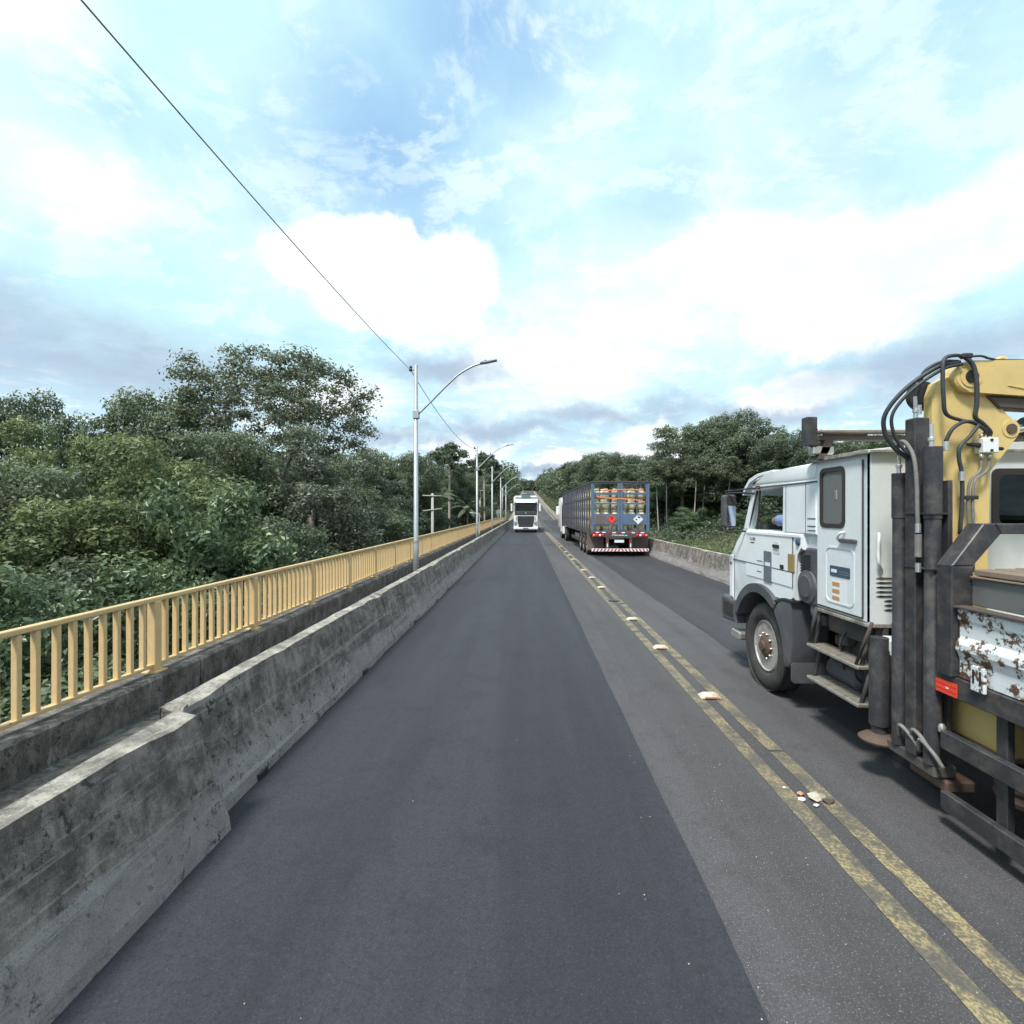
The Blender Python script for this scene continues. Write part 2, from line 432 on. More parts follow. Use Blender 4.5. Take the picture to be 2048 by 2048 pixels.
M['grey_plastic'] = paint('grey_plastic', (.062, .065, .076), .55, dirt=(.16, .15, .14), amt=.4)
M['black'] = paint('black_plastic', (.022, .022, .025), .5, dirt=(.07, .065, .06), amt=.4)
M['chassis'] = paint('dirty_chassis', (.045, .044, .046), .75, dirt=(.15, .125, .10), amt=.6, scale=4)
M['steel_dark'] = paint('dark_painted_steel', (.036, .037, .044), .45, .2, dirt=(.17, .145, .125), amt=.5, scale=9, fine=.3, rust=(.12, .06, .035), rust_at=.66)
M['rubber'] = paint('tyre_rubber', (.035, .034, .034), .85, dirt=(.11, .10, .09), amt=.5, scale=6)
M['rim'] = paint('wheel_rim', (.45, .43, .41), .45, .4, dirt=(.20, .13, .09), amt=.6, scale=8, rust=(.17, .09, .055), rust_at=.60)
M['hub'] = paint('rusty_hub', (.13, .085, .065), .7, .3, dirt=(.06, .05, .045), amt=.6, scale=12)
M['crane'] = paint('crane_yellow', (.64, .47, .18), .42, dirt=(.34, .26, .14), amt=.35, scale=2.4, fine=.12, rust=(.16, .10, .05), rust_at=.76)
M['crane_dark'] = paint('crane_brown_steel', (.075, .058, .05), .6, dirt=(.12, .1, .08))
M['chrome'] = paint('chrome_rod', (.7, .72, .75), .15, 1.0, amt=.1)
M['silver'] = paint('fitting_silver', (.6, .6, .58), .35, .8, amt=.3, scale=10)
M['hose'] = paint('rubber_hose', (.028, .032, .036), .55, dirt=(.10, .10, .10), amt=.3, scale=10)
M['hose_grey'] = paint('grey_hose_sleeve', (.16, .155, .15), .7, dirt=(.3, .29, .27), amt=.5, scale=20)
M['tread'] = paint('tread_plate', (.36, .33, .29), .5, .5, dirt=(.16, .13, .10), amt=.6, scale=14)
M['rusty_white'] = paint('rusty_white_panel', (.66, .70, .72), .5, dirt=(.42, .40, .36), amt=.25, scale=7, rust=(.115, .058, .032), rust_at=.505)
M['wood'] = paint('old_wood', (.22, .165, .125), .8, dirt=(.09, .065, .05), amt=.5, scale=8)
M['steel_grey'] = paint('grey_sideboard', (.16, .165, .165), .6, .2, dirt=(.10, .09, .08), amt=.5, scale=3)
M['red_refl'] = plain('red_reflector', (.75, .07, .035), .3)
M['red_light'] = plain('tail_red', (.45, .02, .03), .25)
M['amber'] = plain('amber_lamp', (.75, .27, .06), .25)
M['lamp_white'] = plain('lamp_clear', (.75, .76, .78), .2)
M['orange'] = plain('orange_fabric', (.72, .22, .09), .6)
M['sticker_grey'] = plain('grey_sticker', (.13, .15, .18), .5)
M['sticker_navy'] = plain('navy_sticker', (.05, .085, .13), .45)
M['sticker_orange'] = plain('orange_sticker', (.52, .26, .10), .5)
M['sticker_gold'] = plain('gold_reflector', (.30, .22, .09), .35)
M['paper'] = plain('white_sticker', (.72, .74, .75), .5)
M['ink'] = plain('black_ink', (.03, .03, .035), .5)
M['blue'] = paint('blue_cage_paint', (.095, .150, .235), .55, dirt=(.11, .09, .085), amt=.6, scale=2.5, rust=(.12, .07, .05), rust_at=.66)
M['blue_dark'] = paint('grimy_blue_slat', (.06, .085, .14), .6, dirt=(.10, .07, .055), amt=.75, scale=2.0, rust=(.10, .06, .045), rust_at=.58)
M['rust_steel'] = paint('rusty_dark_steel', (.085, .064, .055), .75, dirt=(.05, .045, .045), amt=.5, scale=3)
M['gas'] = paint('gas_cylinder_paint', (.72, .64, .42), .45, .0, dirt=(.13, .10, .07), amt=.45, scale=4, fine=.2)
M['mudflap'] = paint('dusty_mudflap', (.14, .105, .09), .9, dirt=(.24, .19, .16), amt=.5, scale=2)
M['pane_grey'] = plain('dusty_grey_pane', (.15, .16, .165), .22)
M['glass'] = glass('clear_glass', (.92, .95, .94))
M['glass_dark'] = glass('tinted_glass', (.42, .46, .47))
M['windscreen'] = plain('windscreen_dark', (.03, .04, .042), .08)
M['mirror'] = plain('mirror_glass', (.62, .70, .82), .12, 1.0, fine=.02)
M['seal'] = plain('window_seal', (.035, .028, .026), .6)
M['interior'] = plain('cab_interior', (.05, .05, .055), .8)
M['seat'] = plain('seat_fabric', (.07, .075, .085), .9)
M['skin'] = plain('skin', (.22, .12, .08), .55, fine=.15)
M['shirt'] = plain('blue_shirt', (.16, .22, .42), .85, fine=.2)
M['vest'] = plain('pale_green_vest', (.50, .62, .42), .85)
M['hair'] = plain('dark_hair', (.02, .017, .015), .7)
M['trousers'] = plain('dark_trousers', (.04, .045, .06), .9)
M['teal'] = paint('teal_cargo', (.10, .20, .21), .5)
M['red_white'] = None
M['soil'] = paint('forest_soil', (.035, .038, .02), .95, dirt=(.02, .028, .012), amt=.7, scale=.6)
M['dirt'] = paint('dirt_path', (.25, .20, .155), .95, dirt=(.15, .115, .085), amt=.5, scale=1.5)
M['bark'] = paint('grey_bark', (.20, .175, .15), .9, dirt=(.075, .065, .05), amt=.6, scale=5)
M['bark_pale'] = paint('pale_bark', (.40, .36, .31), .9, dirt=(.19, .16, .13), amt=.5, scale=4)
M['leaf_dark'] = leafmat('leaf_dark', (0.046, 0.070, 0.046), (0.174, 0.215, 0.138))
M['leaf_mid'] = leafmat('leaf_mid', (0.065, 0.095, 0.060), (0.226, 0.266, 0.168))
M['leaf_yellow'] = leafmat('leaf_yellow', (.070, .110, .050), (.225, .265, .120), tip=(.38, .40, .18))
M['leaf_gloss'] = leafmat('leaf_gloss', (.058, .098, .052), (.185, .250, .135), tip=(.36, .44, .25), rough=.32)
M['leaf_grey'] = leafmat('leaf_grey', (.088, .112, .082), (.215, .245, .180), tip=(.46, .47, .42))
M['leaf_umbrella'] = leafmat('leaf_umbrella', (.088, .102, .070), (.225, .245, .165))
M['grass'] = leafmat('grass_blade', (.085, .115, .055), (.25, .29, .14), tip=(.40, .39, .22))

# ------------------------------------------------------------------ ground, bridge and road
def rz(y):
    """height of the road surface: level over the bridge, then climbing the far hill"""
    t = np.maximum(0.0, np.asarray(y, float) - 70.0)
    r = .060 * t * t / (t + 40.0)
    return np.where(r > 18, 18 + 4 * np.tanh((r - 18) / 4), r)
def sst(a, b, v):
    t = np.clip((v - a) / (b - a), 0, 1); return t * t * (3 - 2 * t)
def ground_z(x, y):
    x = np.asarray(x, float); y = np.asarray(y, float)
    d = np.abs(x - 1.8)
    left = -5.0 + .5 * np.sin(x * .21 + y * .13) + 1.2 * sst(-30, -60, x)
    right = -1.3 + .35 * sst(7, 12, x) + .85 * sst(14, 18, x) + 1.4 * sst(22, 45, x) + .12 * np.sin(x * .5 + y * .31)
    under = left + (right - left) * sst(-4.0, 6.3, x)
    far = rz(y) - .25 + (.05 * np.clip(d - 9, 0, 60)) + .4 * np.sin(x * .08 + y * .05)
    far = np.where(d < 9, rz(y) - .25, far)
    w = sst(88, 104, y)
    h = under * (1 - w) + far * w
    h = h + sst(250, 700, y) * 9 * sst(15, 80, d)
    return h
xs = np.unique(np.concatenate([np.linspace(-700, -80, 20), np.linspace(-80, -12, 35), np.linspace(-12, 30, 43), np.linspace(30, 90, 25), np.linspace(90, 700, 20)]))
ys = np.unique(np.concatenate([np.linspace(-80, 60, 57), np.linspace(60, 140, 55), np.linspace(140, 520, 60), np.linspace(520, 1600, 20)]))
GX, GY = np.meshgrid(xs, ys)
V = np.stack([GX.ravel(), GY.ravel(), ground_z(GX, GY).ravel()], 1)
nx, ny = len(xs), len(ys)
ii, jj = np.meshgrid(np.arange(nx - 1), np.arange(ny - 1))
a = (jj * nx + ii).ravel()
ground = obj('ground', npmesh('ground', V, np.stack([a, a + 1, a + 1 + nx, a + nx], 1)), M['soil'])
struct(ground)

def strip(name, x0, x1, y0, y1, dz, mat, step=3.0, xs_=None, wob=0.0):
    """a sheet following the road surface"""
    n = max(2, int((y1 - y0) / step) + 1); yy = np.linspace(y0, y1, n)
    X = np.array([x0, x1] if xs_ is None else xs_)
    Vv = []
    for y in yy:
        z = float(rz(y)) + dz
        for k, x in enumerate(X):
            w = wob * (math.sin(y * 3.1 + k * 5) + .6 * math.sin(y * 7.7 + k)) if wob else 0
            Vv.append((x + w, y, z))
    m_ = len(X); F = []
    for j in range(n - 1):
        for i in range(m_ - 1):
            q = j * m_ + i; F.append((q, q + 1, q + 1 + m_, q + m_))
    return obj(name, npmesh(name, Vv, F), mat)

BR_END = 92.0
deck = box('bridge_deck', -4.05, 6.05, -40, BR_END, -1.0, -.012, M['concrete_top'], None, 0)
struct(deck)
for k in range(5):
    struct(box('bridge_pier', -2.5, 4.5, 5 + k * 19, 6.2 + k * 19, -7.5, -1.0, M['concrete_top'], None, .05))
road = struct(strip('road', -2.02, 5.56, -30, 620, 0, M['asphalt_old']))
ov1 = struct(strip('asphalt_overlay', -2.0, .955, -30, BR_END + 30, .006, M['asphalt_new'], .8, wob=.006))
ov2 = struct(strip('asphalt_overlay', 2.95, 5.54, -30, BR_END, .006, M['asphalt_right'], .8, wob=.02))
# double yellow line, with the odd worn-through break
def line_pieces(x0, x1, cuts, name='centre_line_marking'):
    y = -8.0
    for c0, c1 in sorted(cuts) + [(330, 331)]:
        if c0 > y: struct(strip(name, x0, x1, y, c0, .0045, M['yellow_line'], 1.0, wob=.004))
        y = c1
line_pieces(1.775, 1.90, [(7.25, 7.28), (8.55, 8.60), (25.2, 25.5), (31.0, 31.3)])
line_pieces(2.02, 2.145, [(11.05, 11.25), (4.30, 4.34)])
for x0, x1 in ((-1.85, -1.73), (5.2, 5.32)):
    struct(strip('edge_line_marking', x0, x1, BR_END + 2, 330, .0045, M['white_line'], 2.0))
struct(strip('dirt_shoulder', 5.6, 7.0, BR_END, 420, -.03, M['dirt'], 2.0, wob=.1))
struct(strip('dirt_shoulder', -3.3, -2.06, BR_END, 420, -.03, M['dirt'], 2.0, wob=.1))
# expansion joints of the bridge deck
for yj in (30.6, 52.0, 73.0):
    struct(box('expansion_joint', -1.98, 5.5, yj - .05, yj + .05, .001, .011, M['black'], None, 0))
footway = struct(box('footway', -3.552, -2.362, -30, BR_END, -.01, .10, M['concrete_top'], None, 0))
# dirt path on the right beyond the verge
n_ = 40; Vv = []; F = []
for j in range(n_):
    y = 25 + j * 3.2; x = 19.5 + 1.2 * math.sin(y * .06) - max(0, y - 95) * .12
    for s in (-1.0, 1.0):
        xx = x + s * 1.3
        Vv.append((xx, y, float(ground_z(xx, y)) + .12))
    if j: q = 2 * j - 2; F.append((q, q + 1, q + 3, q + 2))
struct(obj('path', npmesh('path', Vv, F), M['dirt']))

# ------------------------------------------------------------------ concrete barriers
PROF = [(0, 0), (.012, .085), (.105, .335), (.20, .76), (.335, .76), (.345, .74), (.37, .40), (.38, .02)]
def barrier_mesh(y0, y1, x0, sgn, seed, zadd=None):
    r = random.Random(seed); n = max(2, int((y1 - y0) / .22)); V = []; F = []; mi = []
    k = len(PROF)
    for j in range(n + 1):
        y = y0 + (y1 - y0) * j / n
        for i, (dx, z) in enumerate(PROF):
            jx, jz = r.uniform(-.005, .005), r.uniform(-.004, .004) if z > .05 else 0
            end = min(j, n - j)
            if i in (3,) and r.random() < (.8 if end < 2 else .10): jz -= r.uniform(.008, .045 if end < 2 else .022)
            if end == 0 and z > .1: y += r.uniform(-.03, .03)
            if i in (0, 1) and r.random() < .08: jx += r.uniform(.01, .03)
            V.append((x0 + sgn * (dx + jx), y, z + jz + (float(rz(y)) if zadd else 0)))
        if j:
            for i in range(k - 1):
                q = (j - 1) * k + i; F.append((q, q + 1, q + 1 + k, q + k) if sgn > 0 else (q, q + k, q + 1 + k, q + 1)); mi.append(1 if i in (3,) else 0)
    a = len(V)
    me_F = list(F)
    # end caps as triangle-free quads
    for j in (0, n):
        b_ = j * k
        for q in ((b_, b_ + 1, b_ + 6, b_ + 7), (b_ + 1, b_ + 2, b_ + 5, b_ + 6), (b_ + 2, b_ + 3, b_ + 4, b_ + 5)):
            me_F.append(q); mi.append(0)
    me = npmesh('barrier_segment', V, me_F, mat_index=mi)
    me.materials.append(M['concrete']); me.materials.append(M['concrete_pale']); me.set_sharp_from_angle(angle=R(8))
    return me
def barrier(x0, sgn, cuts, label, near_shift=0.0):
    root = empty('concrete_barrier', (x0 + sgn * .2, cuts[0], 0))
    for i in range(len(cuts) - 1):
        sh = near_shift if i == 0 else random.uniform(-.006, .006)
        obj('barrier_segment', barrier_mesh(cuts[i] + .012, cuts[i + 1] - .012, x0 + sh, sgn, i + int(abs(x0) * 10)), None, root)
    tag(root, label, 'barrier'); return root
barrier(-1.98, -1, [-6.0, 3.17] + [3.23 + 4.45 * k for k in range(21)], 'scuffed grey concrete barrier between the left lane and the footway', near_shift=.13)
barrier(5.5, 1, [-6.0] + [-1.5 + 4.45 * k for k in range(22)], 'weathered concrete barrier along the right lane before the grass verge')

# parapet kerb that carries the railing
par = empty('parapet', (-3.75, 0, 0)); tag(par, 'low stained concrete parapet under the yellow railing', 'parapet')
for k in range(17):
    y0 = -6 + k * 5.75; y1 = min(BR_END, y0 + 5.735)
    bm = bmesh.new(); r_ = random.Random(k)
    n = 16; prof = [(-3.556, -.02), (-3.550, .385), (-3.575, .41), (-3.93, .41), (-3.95, .39), (-3.96, -1.0)]
    rings = []
    for j in range(n + 1):
        y = y0 + (y1 - y0) * j / n
        rings.append([bm.verts.new((x + r_.uniform(-.004, .004), y, z + (r_.uniform(-.005, .004) if .3 < z else 0))) for x, z in prof])
    for j in range(n):
        for i in range(len(prof) - 1): bm.faces.new((rings[j][i], rings[j + 1][i], rings[j + 1][i + 1], rings[j][i + 1]))
    bm.faces.new(rings[0]); bm.faces.new(rings[-1][::-1]); bmesh.ops.recalc_face_normals(bm, faces=bm.faces[:])
    obj('parapet_segment', bm, M['concrete_top'], par)

# ------------------------------------------------------------------ yellow railing
rail = empty('guard_railing', (-3.72, 1.3, .41)); tag(rail, 'yellow painted steel railing with upright bars along the bridge edge', 'railing')
RX = -3.70; Y0 = 5.0 - 2 * 1.848; NB = 49
posts = [Y0 + 1.848 * k for k in range(NB)]
bm = bmesh.new(); bm_box(bm, RX - .045, RX + .045, -.045, .045, .40, 1.108, .006); me_post = bpy.data.meshes.new('post'); bm.to_mesh(me_post); bm.free(); me_post.materials.append(M['rail'])
bm = bmesh.new(); bm_box(bm, RX - .08, RX + .08, -.08, .08, .404, .424, .004); me_plate = bpy.data.meshes.new('base_plate'); bm.to_mesh(me_plate); bm.free(); me_plate.materials.append(M['rail'])
bm = bmesh.new(); bm_box(bm, RX - .025, RX + .025, -.020, .020, .488, 1.103, .004); me_bal = bpy.data.meshes.new('baluster'); bm.to_mesh(me_bal); bm.free(); me_bal.materials.append(M['rail'])
bm = bmesh.new(); bm_box(bm, RX - .034, RX + .034, posts[0], posts[-1], 1.105, 1.150, .010, 2); obj('top_rail', bm, M['rail'], rail)
n_bal = 0; far_b = bmesh.new()
for k, y in enumerate(posts):
    o = obj('post', me_post, None, rail); o.location = (0, y, 0)
    p = obj('base_plate', me_plate, None, o)
    if k == NB - 1: break
    box('bottom_rail', RX - .028, RX + .028, y + .046, posts[k + 1] - .046, .462, .492, M['rail'], rail, .003)
    for i in range(1, 12):
        yy = y + 1.848 * i / 12
        if n_bal < 300:
            o = obj('baluster', me_bal, None, rail); o.location = (0, yy + random.uniform(-.008, .008), 0); o.rotation_euler = (random.gauss(0, .004), 0, 0)
        else: bm_box(far_b, RX - .025, RX + .025, yy - .02, yy + .02, .488, 1.103)
        n_bal += 1
stuff(obj('far_balusters', far_b, M['rail'], rail))

# ------------------------------------------------------------------ street lamps and overhead cable
def street_lamp(name):
    root = empty(name, (0, 0, 0), world_coords=False)
    bm = bmesh.new(); bm_tube(bm, [(0, 0, 0), (0, 0, 1.15), (0, 0, 1.17), (0, 0, 5.55)], [.072, .068, .060, .050], 12); obj('pole', bm, M['galv'], root)
    box('base_plate', -.14, .14, -.14, .14, -.002, .018, M['galv'], root, .004)
    lathe('clamp_band', [(.078, -.03), (.078, .03)], (0, 0, 1.15), M['galv'], root, 'Z', 12)
    arm = tube('arm', spline([(.05, 0, 4.33), (.35, 0, 4.62), (.85, 0, 5.12), (1.15, 0, 5.37), (1.50, 0, 5.55), (1.78, 0, 5.60)], 6), .026, M['galv'], root, 8)
    box('arm_clamp', -.07, .08, -.07, .07, 4.22, 4.42, M['galv'], root, .01)
    lum = prism('luminaire', [(1.60, 5.575), (1.64, 5.62), (1.76, 5.635), (2.02, 5.672), (2.03, 5.652), (1.78, 5.60)], 'Y', -.09, .09, M['galv'], root, .008)
    lathe('photocell', [(.028, 0), (.028, .035), (.018, .05)], (1.74, 0, 5.628), M['grey_plastic'], root, 'Z', 10)
    box('cable_bracket', -.16, -.03, -.02, .02, 5.42, 5.47, M['galv'], root, .004)
    lathe('insulator', [(.02, 0), (.045, .02), (.045, .06), (.025, .09), (.04, .11), (.02, .14)], (-.13, 0, 5.40), M['black'], root, 'Z', 10)
    return root
LAMPS = [12.73, 28.66, 41.5, 55.5, 69.9]
LL = ['nearest tall grey street lamp, rising in front of the yellow railing', 'second grey street lamp along the footway from the camera',
      'third grey street lamp along the footway from the camera', 'fourth grey street lamp along the footway from the camera',
      'farthest grey street lamp near the end of the yellow railing']
lamp0 = street_lamp('street_lamp')
for k, y in enumerate(LAMPS):
    o = lamp0 if k == 0 else copy_tree(lamp0)
    o.location = (-2.75, y, .10)
    if k in (1, 3): o.rotation_euler = (0, 0, R(2 if k == 1 else -2))
    tag(o, LL[k], 'street lamp', 'street lamps along the bridge footway')
spans = [-4.2] + LAMPS
for k in range(len(spans) - 1):
    a_, b_ = spans[k], spans[k + 1]; sag = .22 if k == 0 else .40
    pts = [(-2.88, a_ + (b_ - a_) * t / 20, 5.53 - sag * 4 * (t / 20) * (1 - t / 20)) for t in range(21)]
    tag(tube('overhead_cable', pts, .0062 if k == 0 else .009, M['cable'], None, 6),
        ['thick black cable sweeping overhead to the nearest street lamp', 'thin overhead cable from the nearest street lamp to the second',
         'thin overhead cable from the second street lamp to the third', 'thin overhead cable from the third street lamp to the fourth',
         'thin overhead cable between the two farthest street lamps'][k], 'cable', 'overhead cables')

# ------------------------------------------------------------------ poles and small things left of the bridge
def utility_pole(x, y, top, arms, label, tilt=0.0):
    zb = float(ground_z(x, y)) - .3
    root = empty('utility_pole', (x, y, zb))
    tube('pole', [(x, y, zb), (x, y, top)], [.16, .11], M['pole_conc'], root, 10)
    for z, w, t in arms:
        bm = bmesh.new(); bm_tube(bm, [(x - w, y - .12, z - t), (x + w, y - .12, z + t)], .055, 6); obj('crossarm', bm, M['pole_conc'], root)
        for s in (-.85, 0.55, .85):
            lathe('insulator', [(.03, 0), (.05, .03), (.03, .12)], (x + s * w, y - .12, z + s * t + .05), M['grey_plastic'], root, 'Z', 8)
    tag(root, label, 'utility pole', 'utility poles beside the bridge')
utility_pole(-8.35, 45.5, 3.62, [(3.40, .88, -.02), (2.15, .85, .10)], 'pale concrete utility pole with two crossarms before the dark trees')
utility_pole(-6.75, 75, 5.2, [(5.05, .6, 0)], 'slim distant utility pole with one crossarm behind the second lamp')
utility_pole(-4.9, 106, 6.9, [(6.3, .5, 0)], 'far utility pole standing where the yellow railing ends')
pf = tag(tube('pipe_frame', spline([(-3.02, 33, .38), (-3.02, 33, 1.55), (-3.05, 33, 1.84), (-3.18, 33, 1.88), (-3.64, 33, 1.93)], 6), .03, M['white_line'], None, 8),
         'bent white pipe standing by the second street lamp', 'pipe')
rs = empty('road_sign', (-5.3, 97, float(ground_z(-5.3, 97)))); tag(rs, 'small pale round sign on a post beyond the railing end', 'sign')
zb = float(ground_z(-5.3, 97)); zc = 1.95
tube('post', [(-5.3, 97, zb - .2), (-5.3, 97, zc)], .04, M['galv'], rs, 8)
lathe('sign_plate', [(.45, -.012), (.45, .012)], (-5.3, 96.94, zc), M['galv'], rs, 'Y', 24)

# ------------------------------------------------------------------ road studs on the double yellow line
M['stud'] = paint('stud_paint', (.58, .52, .43), .5, dirt=(.20, .14, .10), amt=.8, scale=12)
M['stud_lens'] = plain('stud_reflector', (.50, .25, .14), .25)
def stud_mesh():
    bm = bmesh.new()
    prof = [(-.11, .0), (-.09, .022), (-.055, .036), (.055, .036), (.09, .022), (.11, 0)]
    rings = []
    for y, s in ((-.075, .55), (-.045, 1.0), (.045, 1.0), (.075, .55)):
        rings.append([bm.verts.new((x * (1.0 if s == 1 else .97), y, z * s)) for x, z in prof])
    for a, b in zip(rings, rings[1:]):
        for i in range(len(prof) - 1): bm.faces.new((a[i], a[i + 1], b[i + 1], b[i]))
    bm.faces.new(rings[0]); bm.faces.new(rings[-1][::-1])
    bmesh.ops.recalc_face_normals(bm, faces=bm.faces[:])
    me = bpy.data.meshes.new('road_stud'); bm.to_mesh(me); bm.free(); me.materials.append(M['stud']); return me
sm = stud_mesh()
bm = bmesh.new(); bm_box(bm, -.075, .075, -.081, -.068, .005, .022, .002); lens = bpy.data.meshes.new('reflector'); bm.to_mesh(lens); bm.free(); lens.materials.append(M['stud_lens'])
ORD = ['nearest', 'second nearest', 'third nearest', 'fourth nearest', 'fifth nearest', 'sixth nearest', 'seventh nearest', 'eighth nearest']
idx = 0
for k in range(1, 26):
    y = 3.60 + 1.965 * k
    if k in (4, 8, 12): continue                      # the missing ones leave only a scar
    o = obj('road_stud', sm); o.location = (1.965 + random.uniform(-.015, .015), y, .009); o.rotation_euler = (0, 0, random.uniform(-.06, .06))
    l = obj('reflector', lens, None, o)
    tag(o, (ORD[idx] + ' intact road stud on the double yellow line') if idx < 8 else 'small far road stud in the dotted row along the yellow line', 'road stud', 'road studs on the double yellow line'); idx += 1
for k in (4, 8, 12):
    y = 3.60 + 1.965 * k
    struct(box('stud_scar', 1.84, 2.09, y - .08, y + .08, .0095, .013, M['asphalt_new'], None, 0))
# broken stud nearest the camera: chips and a crumbled half
bs = empty('broken_road_stud', (1.98, 3.6, .01)); tag(bs, 'crumbled broken road stud lying between the yellow lines in front', 'road stud')
def chunk(x, y, s, h, seed, mat, name):
    r_ = random.Random(seed); bm = bmesh.new(); bmesh.ops.create_icosphere(bm, subdivisions=1, radius=1)
    for v in bm.verts:
        v.co = Vector((v.co.x * s * r_.uniform(.7, 1.2) + x, v.co.y * s * .7 * r_.uniform(.7, 1.2) + y, max(0, v.co.z * h * r_.uniform(.6, 1.2)) + .009))
    return obj(name, bm, mat, bs)
chunk(2.02, 3.62, .085, .045, 1, M['stud'], 'stud_half'); chunk(2.075, 3.57, .05, .03, 4, M['rust_steel'], 'stud_fragment')
chunk(1.905, 3.585, .03, .03, 2, M['paper'], 'stud_fragment'); chunk(1.93, 3.66, .03, .02, 3, M['stud_lens'], 'stud_fragment'); chunk(1.86, 3.74, .014, .012, 5, M['paper'], 'stud_fragment')
chunk(1.965, 3.52, .022, .014, 6, M['paper'], 'stud_fragment')
# pale grit on the old asphalt
gv = []; gf = []
for k in range(260):
    x = random.gauss(1.35, .45) if random.random() < .8 else random.uniform(-1.8, 3.2); y = 1.2 + 9 * random.random() ** 1.6; s = random.uniform(.0015, .0045); q = len(gv)
    for i in range(4):
        a_ = i * math.pi / 2 + random.random(); gv.append((x + s * math.cos(a_), y + s * math.sin(a_), .0075))
    gv.append((x, y, .0075 + s)); gf += [(q, q + 1, q + 4), (q + 1, q + 2, q + 4), (q + 2, q + 3, q + 4), (q + 3, q, q + 4)]
stuff(obj('gravel', npmesh('gravel', gv, gf), M['pole_conc']), 'tiny pale grit scattered on the asphalt')

# drain notches at the foot of the left barrier
bar_l = [o for o in bpy.data.objects if o.name.startswith('concrete_barrier')][0]
for y in (3.8, 6.26, 9.1, 11.3, 13.0, 16.4, 19.6):
    box('drain_notch', -1.990, -1.972, y - .07, y + .07, .0, .055, M['black'], bar_l, .004)


# ------------------------------------------------------------------ vegetation
def nrm(a): return a / np.maximum(np.linalg.norm(a, axis=-1, keepdims=True), 1e-9)
def leaf_arrays(pos, nor, length, width, tone, g, fold=.25):
    """folded rhombic leaves: 4 vertices and 2 triangles each"""
    n = len(pos)
    d = nrm(g.normal(size=(n, 3))); d = nrm(d - nor * (d * nor).sum(1, keepdims=True))
    d[:, 2] -= .25; d = nrm(d)
    s = nrm(np.cross(nor, d))
    L = (length * g.uniform(.65, 1.25, n))[:, None] if np.isscalar(length) else length[:, None]
    W = L * width
    b = pos - d * L * .5; t = pos + d * L * .5
    m = pos - d * L * .06
    l = m + s * W * .5 + nor * W * fold; r = m - s * W * .5 + nor * W * fold
    V = np.stack([b, l, t, r], 1).reshape(-1, 3)
    q = np.arange(n)[:, None] * 4
    F = np.concatenate([q + np.array([[0, 2, 1]]), q + np.array([[0, 3, 2]])], 1).reshape(-1, 3)
    return V, F, np.repeat(tone, 4)
def pad_leaves(c, r, n, g, squash=.8, L=.15, W=.5, up=.35, hollow=.45, tone_bias=0.0):
    d = nrm(g.normal(size=(n, 3))); d[:, 2] = np.where(d[:, 2] < -.6, -d[:, 2] * .5, d[:, 2]); d = nrm(d)
    u = hollow + (1 - hollow) * g.random(n) ** .6
    lump = 1 + .28 * np.sin(d[:, 0] * 5 + c[0] * 3) * np.sin(d[:, 1] * 5 + c[1] * 3) + .15 * np.sin(d[:, 2] * 9 + c[2])
    pos = c + d * (u * lump)[:, None] * np.array([r, r, r * squash])
    nor = nrm(d * .8 + np.array([0, 0, up]) + g.normal(size=(n, 3)) * .5)
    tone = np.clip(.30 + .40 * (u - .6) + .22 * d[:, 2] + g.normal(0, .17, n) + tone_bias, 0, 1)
    return leaf_arrays(pos, nor, L, W, tone, g)
def merge(parts):
    V = []; F = []; T = []; o = 0
    for v, f, t in parts: V.append(v); F.append(f + o); T.append(t); o += len(v)
    return np.concatenate(V), np.concatenate(F), np.concatenate(T)

